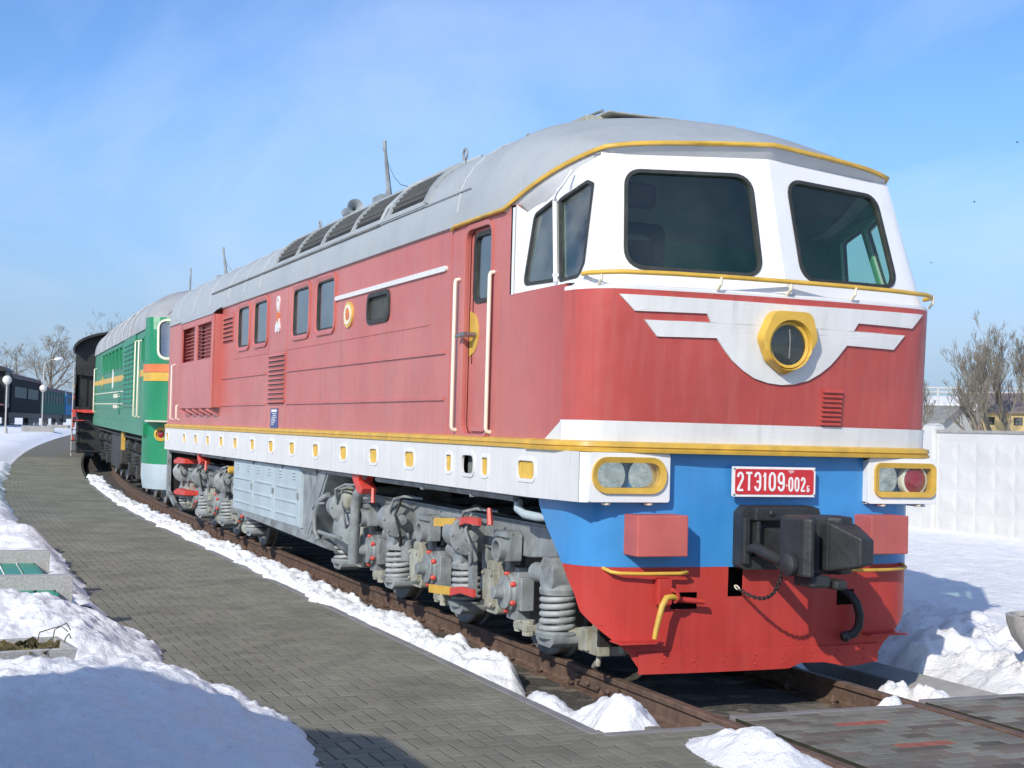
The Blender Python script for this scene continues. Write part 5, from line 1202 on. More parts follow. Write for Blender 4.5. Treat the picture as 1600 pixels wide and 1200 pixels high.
def bogie(y1, arms=True):
    XA = -1.10
    s = MB()
    prof = [(y1-1.15, 1.0), (y1-.95, 1.06), (y1+4.9, 1.06), (y1+5.0, 1.02), (y1+5.0, .86), (y1+4.2, .80), (y1-.3, .80), (y1-1.0, .86), (y1-1.2, .90)]
    s.prism(prof, -1.16, -.98, 'x'); s.prism(prof, .98, 1.16, 'x')
    s.box(-1.0, 1.0, y1-.7, y1-.45, .75, 1.02); s.box(-1.0, 1.0, y1+4.15, y1+4.4, .75, 1.02); s.box(-1.0, 1.0, y1+.8, y1+1.05, .7, 1.0); s.box(-1.0, 1.0, y1+2.65, y1+2.9, .7, 1.0)
    bg_ = s.build('bogie', GREY, LOCO, bevel=.012, label='grey three axle bogie with coil springs')
    d = MB(); d.box(-.65, .65, y1-.6, y1+4.4, .30, .95); d.build('traction_motors', DARK, bg_)
    d = MB(); d.prism([(y1-1.0, 1.062), (y1+4.7, 1.062), (y1+4.7, 1.074), (y1-1.0, 1.074)], -1.18, -.96, 'x'); d.build('top_flange', GREY, bg_)
    for i in range(3):
        ya = y1+i*1.85
        for sg in (-1, 1):
            o = sub('wheel', 'wheel', wheel_mb, WHEEL, bg_, (sg*.86, ya, .525), 40)
            o.rotation_euler = (0, 0, 0 if sg < 0 else PI)
        a = MB(); a.cyl((-.8, ya, .525), (.8, ya, .525), .085, n=14); a.build('axle', WHEEL, bg_, smooth=50)
        sub('axlebox', 'axb', axlebox, GREY, bg_, (XA, ya, .50), 35, .006); sub('axlebox_bolts', 'axbb', axle_bolts, REDB, bg_, (XA, ya, .50), 40)
        sub('gear_cover', 'gear', gearcase, OLGREY, bg_, (XA-.02, ya+.26, .50), 35, .006)
        sub('spring', 'spr', spring_mb, SPRG, bg_, (XA-.06, ya-.88, .315), 60, 0, (0, 0, i*.7)); sub('spring_cup', 'cup', cup, GREY, bg_, (XA-.06, ya-.88, .295), 35, .005); sub('spring_cap', 'cap', capb, GREY, bg_, (XA-.06, ya-.88, .585), 35, .006)
        sub('spring_beam', 'swing', swing, GREY, bg_, (XA+.02, ya-.55, .42), 0, .01)
        sub('brake_cylinder', 'brk', brake_drum, GREY, bg_, (XA-.20, ya+.90, .90), 40, .003)
        sub('socket_housing', 'sock', socket, GREY, bg_, (XA-.18, ya-.08, .86), 35, .006)
        sub('brake_hanger', 'hang', hanger, GREY, bg_, (XA-.06, ya+.02, .68), 0, .008); sub('brake_hanger', 'hang', hanger, GREY, bg_, (XA-.02, ya+.62, .62), 0, .008)
        cyl_ = MB(); cyl_.cyl((XA-.02, ya-.72, .70), (XA-.02, ya-.40, .70), .075, n=14); cyl_.build('link_pin', GREY, bg_, smooth=40)
        p = MB(); p.tube([(XA-.24, ya+.62, .86), (XA-.30, ya+.58, .98), (XA-.28, ya+.52, 1.10), (XA-.22, ya+.40, 1.13), (XA-.10, ya+.22, 1.12)], .013, 6); p.build('brake_hose', GREY, bg_, smooth=60)
        p = MB(); p.tube([(XA-.22, ya+.48, 1.10), (XA-.27, ya+.50, .95), (XA-.26, ya+.38, .80), (XA-.22, ya+.46, .70), (XA-.2, ya+.55, .66)], .013, 6); p.build('air_pipe', RUBBER if i == 1 else GREY, bg_, smooth=60)
        if i: sub('damper', 'damp', damper, GREY, bg_, (XA-.14, ya+.50, .52), 40)
        p = MB(); p.cb((XA-.05, ya-.30, .27), (.12, .26, .05)); p.cyl((XA-.07, ya-.38, .21), (XA-.07, ya-.38, .33), .05, n=10); p.cyl((XA-.07, ya-.20, .22), (XA-.07, ya-.20, .31), .04, n=10); p.build('brake_rigging', OLGREY, bg_, bevel=.006)
        bs = MB(); bs.prism([(.46*math.cos(a), .46*math.sin(a)) for a in [.2+.1*k for k in range(8)]]+[(.54*math.cos(a), .54*math.sin(a)) for a in [.9-.1*k for k in range(8)]], -.90, -.78, 'x'); o = bs.build('brake_shoe', WHEEL, bg_); o.location = (0, ya, .525)
    ya = y1+3*1.85
    sub('spring', 'spr', spring_mb, GREY, bg_, (XA-.06, ya-.88, .315), 60); sub('spring_cup', 'cup', cup, GREY, bg_, (XA-.06, ya-.88, .295), 35, .005); sub('spring_cap', 'cap', capb, GREY, bg_, (XA-.06, ya-.88, .585), 35, .006)
    return bg_
B1 = bogie(1.98); B2 = bogie(12.05)
# foot treads with red and yellow edges
def tread(y0, z, up, nm):
    s = MB(); s.prism([(-1.19, y0+.0), (-1.38, y0+.02), (-1.40, y0+.42), (-1.38, y0+.50), (-1.19, y0+.9)], z-.012, z+.012, 'z'); t_ = s.build(nm, GREY, LOCO)
    s = MB(); s.bar((-1.392, y0+.03, z+.02), (-1.41, y0+.50, z-.01), .018, .07); s.build('tread_edge', YEL, t_)
    s = MB(); s.prism([(y0+.03, z-.02), (y0+.03, z+.045), (y0-.22, z+.085), (y0-.50, z+.09), (y0-.50, z+.03), (y0-.20, z+.03)], -1.40, -1.375, 'x'); s.build('tread_side', REDB, t_)
tread(2.62, .98, 0, 'foot_tread'); tread(2.70, .405, 0, 'foot_tread')
s = MB(); s.prism([(2.45, .40), (2.56, .40), (2.60, .98), (2.50, .98)], -1.30, -1.26, 'x'); s.build('tread_hanger', GREY, LOCO)
for y, z in ((16.2, 1.09), (16.1, .56)):
    s = MB(); s.prism([(y-.5, z-.03), (y+.5, z-.06), (y+.6, z-.01), (y+.2, z+.06), (y-.5, z+.05)], -1.40, -1.15, 'x'); s.build('foot_tread', REDB, LOCO, bevel=.01)
s = MB(); s.lathe([(.05, 0), (.06, .03), (.05, .09), (.02, .1)], (-1.36, 11.75, 1.10), '-x', 10); s.build('cock', YEL, LOCO, smooth=40)
# rear end plate and coupler
s = MB(); s.prism([(17.25, 1.32), (17.35, 1.32), (17.35, .50), (16.5, .30), (16.45, .36), (17.22, .55)], -1.42, -1.36, 'x'); s.build('rear_step_plate', GREY, LOCO)
s = MB(); s.box(-1.35, 1.35, 17.28, 17.35, .5, 1.35); s.build('rear_plate', DARK, LOCO)
s = MB(); s.box(-.15, .15, 17.3, 18.9, .93, 1.18); s.box(-.3, .3, 18.7, 19.3, .87, 1.25); s.build('rear_coupler', COUP, LOCO, bevel=.03)
# guard iron and step gear ahead of the first wheel
s = MB(); s.box(-.90, -.86, .55, 1.05, .22, .62); s.box(-1.06, -.84, .62, .95, .20, .36); s.cyl((-1.12, 1.02, .29), (-.96, 1.02, .29), .06, n=12); s.cyl((-1.02, 1.16, .27), (-1.02, 1.16, .34), .055, n=12); s.cb((-.98, .80, .30), (.22, .10, .16)); s.tube([(-1.0, .72, .20), (-1.02, .70, .13), (-1.0, .80, .10), (-.95, .86, .12)], .02, 7); s.build('guard_iron', OLGREY, LOCO, bevel=.006)
# ================================================================== green diesel locomotive behind
GL = empty('diesel_locomotive', (off(20), 20, 0), -math.atan(.887/17), label='green diesel locomotive with orange and yellow bands coupled behind the red one', cat='locomotive')
GL.rotation_euler = (math.atan(.135/17), 0, -math.atan(.887/17))
GH = 1.47
GPLAN = [(0, -.02), (.5, 0.0), (.9, .06), (1.15, .16), (1.32, .34), (1.42, .58), (1.47, .95)]
def gl_grid(z0, z1, n, d=0.0, lean=None):
    xs = [-x for x, _ in reversed(GPLAN) if x > 0]+[x for x, _ in GPLAN]; yy_ = {x: y for x, y in GPLAN}
    return [[(x*(1+d/1.47), yy_[abs(x)]-d+(lean(lerp(z0, z1, k/n)) if lean else 0), lerp(z0, z1, k/n)) for k in range(n+1)] for x in xs]
ln = lambda z: .30*max(0, z-2.95)**1.3
def glwin(c): return c
s = MB(); s.grid(gl_grid(1.72, 2.98, 4)); s.build('nose', GREEN, GL, smooth=60)
# upper front with window openings
xs_ = [0, .10, .30, .60, .90, 1.12, 1.24, 1.36, 1.42, 1.47]
def gy(x, z):
    x = abs(x)
    for (a, b), (c, d) in zip(GPLAN[:-1], GPLAN[1:]):
        if x <= c: return lerp(b, d, (x-a)/(c-a))+ln(z)*(1-sstep(x, 1.2, 1.47))
    return .95
s = MB(); zz_ = [2.98, 3.05, 3.2, 3.4, 3.6, 3.74, 3.85]
for sg in (-1, 1):
    for i in range(len(xs_)-1):
        for j in range(len(zz_)-1):
            xc = (xs_[i]+xs_[i+1])/2; zc = (zz_[j]+zz_[j+1])/2
            if .10 < xc < 1.24 and 3.05 < zc < 3.74: continue
            s.add([(sg*x, gy(x, z), z) for x, z in ((xs_[i], zz_[j]), (xs_[i+1], zz_[j]), (xs_[i+1], zz_[j+1]), (xs_[i], zz_[j+1]))], [(0, 1, 2, 3)])
s.build('windscreen_wall', GREEN, GL, smooth=60)
for sg in (-1, 1):
    ring = rrect(.10, 1.24, 3.03, 3.76, .14, 4)
    s = MB(); s.tube([(sg*u, gy(u, v)-.015, v) for u, v in offs(ring, .03)], .028, 5, closed=True); w = s.build('windscreen', CREAM if sg < 0 else GREEN, GL, smooth=60)
    s = MB(); s.grid([[(sg*u, gy(u, v)+.02, v) for v in (3.0, 3.2, 3.4, 3.6, 3.8)] for u in (.08, .3, .6, .9, 1.12, 1.27)]); s.build('pane', PANES, w, smooth=60)
s = MB(); s.box(-1.2, 1.2, .9, 1.0, 1.8, 3.8); s.build('cab_wall', INDARK, GL)
s = MB(); s.grid(gl_grid(2.74, 2.90, 1, .022)); s.build('orange_band', ORANGE, GL, smooth=60)
s = MB(); s.grid(gl_grid(2.56, 2.735, 1, .012)); s.build('yellow_band', YEL, GL, smooth=60)
# sides
fg = Fr((-GH, 0, 0), (0, -1, 0), (0, 0, 1))
gw = [(6.9+k*1.28, 7.75+k*1.28) for k in range(6)]
holes = [yr(a, b, 2.98, 3.5, .06, 3) for a, b in gw]+[yr(1.08, 1.55, 2.98, 3.46, .06, 3)]
s = MB(); s.panel(fg, rect(-17.9, -.95, 1.70, 3.62), holes, -.03, 0); s.build('side_wall', GREEN, GL)
s = MB(); s.box(GH-.03, GH, .95, 17.9, 1.7, 3.62); s.build('side_wall', GREEN, GL)
s = MB(); s.prism([(-GH+.03, 1.7), (GH-.03, 1.7), (GH-.03, 3.6), (.9, 4.2), (-.9, 4.2), (-GH+.03, 3.6)], 17.82, 17.86, 'y'); s.build('end_wall', GREEN, GL)
s = MB(); s.box(-1.2, 1.2, 2.0, 17.5, 1.8, 3.7); s.build('engine_room', INDARK, GL)
for h_ in holes:
    s = MB(); s.ringp(fg, offs(h_, .03), offs(h_, -.01), -.02, .015); w = s.build('window', GREEN, GL, smooth=40)
    s = MB(); s.panel(fg, h_, [], -.025, -.02); s.build('pane', PANES, w)
s = MB(); s.panel(fg, rect(-17.85, -6.3, 2.66, 2.80), [], -.001, .008); s.panel(fg, rect(-1.9, -.95, 2.66, 2.80), [], -.001, .008); s.build('yellow_line', YEL, GL)
for z in (2.52, 2.40, 2.22, 2.10, 1.98):
    s = MB(); s.panel(fg, rect(-17.8, -6.2, z-.012, z+.012), [], -.001, .012); s.build('moulding', CREAM if z in (2.40, 2.10) else GREEN, GL)
s = MB(); s.panel(fg, rect(-5.85, -2.95, 2.02, 3.60), [], -.002, .035); lou = s.build('louvre_panel', GREEN, GL, bevel=.01)
for c in range(3):
    for k in range(13):
        z = 2.14+k*.108; y0 = 3.15+c*.92
        t_ = MB(); t_.prism([(-GH-.034, z-.03), (-GH-.075, z-.024), (-GH-.072, z-.012), (-GH-.034, z+.045)], y0, y0+.72, 'y'); t_.build('slat', GREEN, lou)
for y, z0, z1 in ((2.52, 1.82, 3.45), (1.66, 1.82, 3.42), (17.2, 1.85, 3.2)):
    s = MB(); s.tube([(-GH, y, z0), (-GH-.06, y, z0+.02), (-GH-.06, y, z1-.02), (-GH, y, z1)], .022, 6); s.build('handrail', CREAM, GL, smooth=60)
for k, (y, z, w) in enumerate([(8.6, 2.30, 1.5), (8.6, 2.02, 1.6), (7.3, 2.30, .5), (7.3, 2.02, .4)]):
    s = MB()
    for q in range(int(w/.16)): s.panel(fg, rect(-y-w/2+q*.16, -y-w/2+q*.16+.11, z-.05, z+.05), [], 0, .012)
    s.build('side_lettering', CREAM, GL, kind='stuff')
s = MB(); s.panel(fg, rect(-9.9, -9.7, 2.5, 3.0), [], 0, .02); s.panel(fg, rect(-9.95, -9.65, 2.72, 2.78), [], .0, .022); s.build('badge', PLATEW, GL)
s = MB(); s.ringp(fg, circ((-14.0, 2.72), .17, 16), circ((-14.0, 2.72), .09, 16), 0, .02); s.build('roundel', YEL, GL)
for k in range(9):
    t_ = MB(); t_.prism([(-GH-.002, 1.85+k*.065), (-GH-.03, 1.854+k*.065), (-GH-.03, 1.865+k*.065), (-GH-.002, 1.89+k*.065)], 7.05, 7.75, 'y'); t_.build('vent_slat', GREEN, GL)
s = MB(); s.box(-GH-.02, -GH+.3, .55, 17.9, 1.45, 1.70); s.build('sill', GREEN, GL)
# roof
def groof(a):
    t_ = (1+a)*PI/2; c, sn = math.cos(t_), math.sin(t_); x = -1.5*math.copysign(abs(c)**(2/2.4), c); return x, 3.61+.95*max(0, sn)**(2/2.4)
AS = [-1+2*k/28 for k in range(29)]
s = MB(); s.grid([[(groof(a)[0], y, groof(a)[1]) for a in AS] for y in (1.7, 4, 6.4, 9, 12, 15, 17.9)], True); grf = s.build('roof', GROOF, GL, smooth=45)
cp = []
for a in AS:
    P = Vector((groof(a)[0], 1.7, groof(a)[1])); x_ = P.x*.985; E_ = Vector((x_, gy(min(1.47, abs(x_)), 3.85)+.0, 3.62+.24*(1-abs(a)**3))); C_ = Vector((P.x, lerp(E_.y, 1.7, .25), lerp(E_.z, P.z, .9)))
    cp.append([tuple(P*(1-t_)**2+C_*2*t_*(1-t_)+E_*t_*t_) for t_ in [k/8 for k in range(9)]])
s = MB(); s.grid(cp); s.build('roof_cap', GROOF, grf, smooth=50)
for y in (4.2, 6.6, 9.2, 11.8, 14.4):
    s = MB(); s.tube([(groof(a)[0]*1.004, y, groof(a)[1]+.01) for a in AS], .03, 4); s.build('roof_seam', GROOF, grf)
s = MB(); s.grid([[(groof(a)[0]*1.008, y, groof(a)[1]+.012) for a in AS[5:12]] for y in (4.5, 6.3)], True); s.build('rusty_roof_panel', mat('rusty_panel', (.17, .13, .11), .7, var=.4, vscale=3, dirt=.5), grf)
s = MB(); s.lathe([(.16, 0), (.16, .18), (.20, .2), (.20, .26), (.0, .30)], (-.3, 6.0, 4.5), 'z', 12); s.build('roof_stack', GREY, grf)
s = MB(); s.cyl((-.55, 1.5, 4.3), (-.55, 1.5, 4.98), .02, n=6); s.build('aerial', GREY, grf)
s = MB(); s.tube([(-1.1, .35, 3.9), (-1.0, .1, 4.0), (-.9, .05, 4.06)], .015, 5); s.build('horn_pipe', GREY, grf)
# front apron, lamp, foot boards, underframe
s = MB(); s.grid(gl_grid(.90, 1.73, 3)); s.build('apron', GREEN, GL, smooth=60)
s = MB(); s.grid([[(x*.97, y+.02, .40), (x, y, .65), (x, y, .90)] for x, y in [(-a, b) for a, b in reversed(GPLAN)]+GPLAN[1:]]); s.build('plough', LGREY, GL, smooth=60)
s = MB(); s.box(-1.47, -.6, -.12, .5, 1.745, 1.775); s.build('foot_board', CREAM, GL)
for sg in (-1, 1):
    s = MB(); s.lathe([(.14, 0), (.14, .05), (.10, .06), (.085, .03)], (sg*1.16, .20, 1.50), (sg*-.0-.35 if sg < 0 else .35, -1, 0), 16); l = s.build('marker_lamp', YEL, GL, smooth=40); s = MB(); s.lathe([(.09, .02), (.05, .045), (0, .05)], (sg*1.16, .20, 1.50), (-.35 if sg < 0 else .35, -1, 0), 14); s.build('lens', REDLENS, l, smooth=60)
s = MB(); s.box(-1.2, 1.2, .7, 17.8, 1.1, 1.6); s.build('underframe', DARK, GL)
s = MB(); s.box(-.3, .3, -.75, -.2, .9, 1.25); s.box(-.12, .12, -.3, .3, .95, 1.18); s.build('coupler', COUP, GL, bevel=.03)
for yb in (2.0, 12.0):
    s = MB(); s.prism([(yb-.8, .95), (yb+5, .95), (yb+4.8, .65), (yb+4.4, .60), (yb-.2, .6), (yb-.7, .7)], -1.2, -1.02, 'x'); bo = s.build('bogie', SOOT, GL, bevel=.01)
    for i in range(3):
        ya = yb+i*2.1
        for sg in (-1, 1): w = link_copy(MESH['wheel'], bo, (sg*.86, ya, .525)); w.rotation_euler = (0, 0, 0 if sg < 0 else PI)
        s = MB(); s.lathe([(.16, 0), (.15, .12), (.0, .15)], (-1.16, ya, .52), '-x', 12); s.box(-1.28, -1.1, ya-.2, ya+.2, .42, .72); s.build('axlebox', SOOT, bo)
        s = MB(); s.coil((-1.2, ya+.55, .62), .10, .022, 4, .3, 5, 10); s.build('spring', SOOT, bo)
        s = MB(); s.lathe([(.12, 0), (.13, .4), (.15, .42), (.05, .5)], (-1.22, ya-.2, 1.12), 'y', 12); s.build('brake_cylinder', SOOT, bo)
s = MB(); s.prism([(8.1, .45), (10.5, .45), (10.8, .6), (10.8, 1.3), (7.8, 1.3), (7.8, .6)], -1.38, -.5, 'x'); s.build('fuel_tank', SOOT, GL, bevel=.05)
for P_ in ([(-1.35, .9, 1.35), (-1.36, 6, 1.33), (-1.35, 17, 1.35)], [(-1.3, 1.2, 1.4), (-1.32, 1.3, 1.0), (-1.28, 2.5, 1.1)]):
    s = MB(); s.tube(P_, .03, 5); s.build('pipe', SOOT, GL)
for y in (1.2, 6.8, 7.2): s = MB(); s.box(-1.40, -1.34, y, y+.12, .98, 1.42); s.build('bracket', YEL, GL)

# ================================================================== steam locomotive further back
ST = empty('steam_locomotive', (.62, 39.3, zg(40)), -R(6), label='black steam locomotive with arched cab roof behind the green diesel', cat='locomotive')
arch = [(1.58*math.cos(a), 3.78+.62*math.sin(a)) for a in [PI*k/16 for k in range(17)]]
s = MB(); s.prism([(1.66*math.cos(a), 3.80+.66*math.sin(a)) for a in [PI*k/16 for k in range(17)]]+[(1.60*math.cos(a), 3.76+.62*math.sin(a)) for a in [PI*(16-k)/16 for k in range(17)]], -.35, 2.5, 'y'); s.build('cab_roof', BLACK, ST, smooth=40)
fs_ = Fr((-1.56, 0, 0), (0, -1, 0), (0, 0, 1))
s = MB(); s.panel(fs_, rect(-2.2, -.1, 1.95, 3.80), [rrect(-1.9, -1.1, 2.75, 3.55, .06, 3), rrect(-.9, -.25, 2.75, 3.55, .06, 3)], -.03, 0); s.build('cab_side', BLACK, ST)
s = MB(); s.box(1.53, 1.56, .1, 2.2, 1.95, 3.8); s.box(-1.53, 1.53, 2.17, 2.2, 1.95, 4.2); s.box(-1.56, 1.56, .0, 2.2, 1.85, 1.95); s.build('cab_body', BLACK, ST)
s = MB(); s.box(-1.45, 1.45, .25, 2.1, 1.95, 3.8); s.build('backhead', BLACK, ST)
s = MB(); s.box(-1.48, 1.48, .0, 12, .45, 1.78); s.build('ashpan', BLACK, ST, bevel=.05)
s = MB(); s.prism([p for p in arch]+[(-1.5, 3.0), (-.9, 2.95), (-.5, 2.2), (.5, 2.2), (.9, 2.95), (1.5, 3.0)], .08, .11, 'y'); s.build('cab_end', BLACK, ST)
s = MB(); s.panel(fs_, [(-1.5, 2.60), (-1.25, 2.72), (-1.0, 2.58), (-1.3, 2.5)], [], .0, .02); s.build('number_mark', YEL, ST)
s = MB(); s.box(-1.62, 1.62, -.3, 14, 1.78, 1.86); s.build('running_board', REDB, ST)
s = MB(); s.box(-1.60, -1.50, -.34, -.30, 1.62, 1.86); s.box(-1.3, 1.3, -.34, -.28, 1.76, 1.86); s.build('buffer_beam', REDB, ST)
s = MB(); s.cyl((0, 2.2, 3.05), (0, 13.5, 3.05), .92, n=24); s.build('boiler', BLACK, ST, smooth=40)
s = MB(); s.lathe([(.45, 0), (.45, .35), (.35, .5), (0, .6)], (.2, 4.6, 3.85), 'z', 16); s.build('steam_dome', BLACK, ST, smooth=50)
s = MB(); s.lathe([(.30, 0), (.28, .75), (.36, .85), (.36, .95), (.26, .95)], (.45, 2.9, 4.05), 'z', 16); s.box(-.35, .05, 2.6, 3.2, 3.9, 4.62); s.build('stack', BLACK, ST, smooth=40)
for k, x in enumerate((.06, .22, .38)): s = MB(); s.lathe([(.07, 0), (.07, .22), (.10, .24), (0, .3)], (x+.0, 1.6, 4.42), 'z', 8); s.build('safety_valve', CREAM, ST)
for y in (1.4, 3.2, 5.0, 6.8):
    s = MB(); s.lathe([(.06, .15), (.06, .0), (.55, .02), (.60, -.02), (.72, -.02), (.72, .10), (.75, .12), (.75, .14), (.1, .14)], (-.86, y, .75), 'x', 28); w = s.build('driving_wheel', BLACK, ST, smooth=40)
    for k in range(12): a = 2*PI*k/12; t_ = MB(); t_.bar((-.87, y+.1*math.cos(a), .75+.1*math.sin(a)), (-.87, y+.6*math.cos(a), .75+.6*math.sin(a)), .05, .04, (1, 0, 0)); t_.build('spoke', BLACK, w)
s = MB(); s.bar((-1.0, 1.4, .65), (-1.0, 6.8, .65), .05, .10); s.build('coupling_rod', STEEL, ST)
for y, x in ((-.25, -1.60), (-.25, -1.25), (2.3, -1.62)):
    s = MB(); s.cyl((x, y, .35 if x < -1.5 else 1.9), (x, y, 3.3 if x < -1.5 else 2.6), .022, n=6); s.build('grab_pole', POLE if x == -1.60 else BLACK, ST)
s = MB(); s.cyl((-1.60, -.25, 1.95), (-1.60, 2.2, 1.95), .018, n=5)
for z in (2.2, 2.45): s.cyl((-1.60, -.25, z), (-1.60, .9, z), .012, n=5)
for k in range(7): s.cyl((-1.60, -.25+k*.19, 1.86), (-1.60, -.25+k*.19, 2.45), .009, n=5)
s.build('side_railing', BLACK, ST)
for z in (.5, .85, 1.2, 1.5): s = MB(); s.box(-1.62, -1.22, -.40, -.12, z, z+.025); s.build('step', REDB if z > 1.4 else BLACK, ST)
for z, y in ((2.25, .4), (1.35, .1), (.9, .2)): s = MB(); s.cb((-1.58, y, z), (.10, .22, .16)); s.build('red_fitting', REDB, ST, bevel=.02)
s = MB(); s.box(-.7, .7, 0, 13, .7, 1.78); s.build('frames', DARK, ST)

# ================================================================== train far to the left
def wagon(name, x, y, rz, L_, h, side, roofm, label, cat, nwin=9, z=.93, arch_h=.55, group=None):
    e = empty(name, (x, y, z), rz, label=label, cat=cat, group=group)
    s = MB(); fw = Fr((-1.5, 0, 0), (0, -1, 0), (0, 0, 1))
    hs = [yr(1.2+k*(L_-2.4)/nwin+.25, 1.2+(k+1)*(L_-2.4)/nwin-.25, 2.2, 3.0, .05, 2) for k in range(nwin)]
    s.panel(fw, rect(-L_, 0, 1.15, h), hs, -.04, 0); s.build('side_wall', side, e)
    s = MB(); s.box(1.46, 1.5, 0, L_, 1.15, h); s.box(-1.46, 1.46, 0, .04, 1.15, h+.3); s.box(-1.46, 1.46, L_-.04, L_, 1.15, h+.3); s.box(-1.4, 1.4, 0.1, L_-.1, 1.15, 1.25); s.build('body', side, e)
    s = MB(); s.box(-1.2, 1.2, .3, L_-.3, 1.3, h); s.build('interior', INDARK, e)
    for k, h_ in enumerate(hs):
        s = MB(); s.ringp(fw, offs(h_, .04), h_, -.02, .015); w = s.build('window', side, e); s = MB(); s.panel(fw, h_, [], -.03, -.025); s.build('pane', WPANE, w)
    s = MB(); s.grid([[(-1.56*math.cos(a), yy_, h+arch_h*math.sin(a)) for a in [PI*k/14 for k in range(15)]] for yy_ in (-.1, L_+.1)], True); s.build('roof', roofm, e, smooth=50)
    s = MB(); s.box(-1.3, 1.3, .2, L_-.2, .75, 1.15); s.build('underframe', SOOT, e)
    for yb in (2.2, L_-4.2):
        s = MB(); s.box(-1.15, -.95, yb-.6, yb+2.6, .35, .75); bo = s.build('bogie', SOOT, e)
        for i in range(2):
            for sg in (-1, 1): w = link_copy(MESH['wheel'], bo, (sg*.86, yb+i*2.0, .525)); w.rotation_euler = (0, 0, 0 if sg < 0 else PI)
    return e
WPANE = mat('wagon_shutter', (.022, .055, .046), .6, var=.2)
FG = mat('faded_wagon_green', (.05, .14, .11), .85, var=.12, spec=.15); FB_ = mat('wagon_blue', (.05, .22, .42), .8, var=.1, spec=.2); DKB = mat('dark_wagon_blue', (.035, .04, .06), .55, var=.2); BRN = mat('brown_roof', (.11, .06, .055), .7, var=.2); FDK = mat('dark_grey_van', (.030, .031, .036), .9, var=.15, spec=.1)
hd = -math.atan2(5.2, 28)
wagon('passenger_wagon', 6.26, 139.5, hd+PI, 24.6, 3.20, FG, BRN, 'faded green passenger wagon far behind the lamp posts', 'wagon')
wagon('freight_van', 2.03, 113.6, hd+PI, 17.6, 3.55, FDK, BRN, 'dark grey van coupled to the far green wagon', 'wagon', nwin=2)
wagon('passenger_wagon', 10.1, 160.2, hd+PI, 20, 3.2, FB_, DKB, 'bright blue wagon beyond the far green wagon', 'wagon', nwin=7)
# engine at the head of that train
E2 = empty('steam_locomotive', (-3.05, 85.6, .93), hd, label='dark steam engine at the left edge of the picture behind the lamp posts', cat='locomotive')
s = MB(); s.cyl((0, -6, 2.9), (0, 6.5, 2.9), .9, n=20); s.build('boiler', BLACK, E2, smooth=40)
s = MB(); s.box(-1.5, 1.5, 6.5, 8.6, 1.4, 3.9); s.build('cab', BLACK, E2, bevel=.03)
s = MB(); s.prism([(1.65*math.cos(a), 3.85+.5*math.sin(a)) for a in [PI*k/12 for k in range(13)]], 6.0, 9.6, 'y'); s.build('cab_roof', BLACK, E2)
s = MB(); s.box(-1.45, 1.45, -7, 9.2, 1.55, 1.65); s.build('running_board', REDB, E2)
s = MB(); s.box(-1.45, -1.40, 9.2, 11, 1.45, 1.6); s.box(-.7, .7, -6, 8, .6, 1.5); s.build('frames', SOOT, E2)
for k in range(5):
    o = MB(); o.lathe([(.06, .15), (.06, 0), (.6, .0), (.72, -.02), (.72, .12)], (-.9, -4+k*2.1, .75), 'x', 20); o.build('driving_wheel', BLACK, E2, smooth=40)
s = MB(); s.lathe([(.3, 0), (.3, .8), (.38, .9), (.2, .9)], (0, -4.5, 3.7), 'z', 14); s.build('chimney', BLACK, E2)
s = MB(); s.cyl((-1.5, 6.6, 1.6), (-1.5, 6.6, 3.6), .03, n=6); s.cyl((-1.5, 8.5, 1.6), (-1.5, 8.5, 3.6), .03, n=6); s.build('grab_pole', POLE, E2)
# ================================================================== street furniture
def lamp_post(x, y, z, label):
    e = empty('lamp_post', (x, y, z), label=label, cat='lamp post', group='globe lamps on the lawn')
    s = MB(); s.lathe([(.11, 0), (.11, .42), (.07, .5), (.045, .55)], (0, 0, -.2), 'z', 12); s.build('base', POLE, e, smooth=40)
    s = MB(); s.cyl((0, 0, .3), (0, 0, 2.42), .042, .036, n=10); s.build('pole', POLE, e, smooth=60)
    s = MB(); s.lathe([(.06, 0), (.11, .02), (.11, .05), (.07, .07)], (0, 0, 2.40), 'z', 12); s.build('collar', POLE, e, smooth=40)
    s = MB(); s.lathe([(.22*math.sin(a), .22-.22*math.cos(a)) for a in [PI*k/14 for k in range(15)]], (0, 0, 2.43), 'z', 20); s.build('globe', LAMPW, e, smooth=80)
lamp_post(-1.64, 65.7, .93, 'white globe lamp post nearest the left edge of the picture')
lamp_post(1.45, 84.0, .93, 'white globe lamp post standing in front of the faded green wagon')
e = empty('street_lamp', (6.6, 152, .9), label='tall grey street lamp with a white head above the far wagons', cat='street lamp')
s = MB(); s.tube([(0, 0, 0), (0, 0, 6.3), (.15, 0, 6.8), (.6, 0, 7.1), (1.1, 0, 7.2)], [.08, .06, .05, .05, .05], 7); s.build('pole', POLE, e, smooth=60)
s = MB(); s.lathe([(.04, 0), (.16, .2), (.18, .5), (.10, .9), (.0, .95)], (1.0, 0, 7.2), (1, 0, .12), 10); s.build('lamp_head', PLATEW, e, smooth=60)
# concrete slabs by the far lamps
for i, (x, y, w) in enumerate(((0.2, 70, 1.6), (2.6, 86, 1.4))):
    s = MB(); s.box(-w/2, w/2, -.4, .4, 0, .38); o = tag(s.build('concrete_block', CONC, bevel=.03), label=['pale concrete block beside the nearer lamp post', 'pale concrete block beside the farther lamp post'][i], cat='block'); o.location = (x, y, .93)
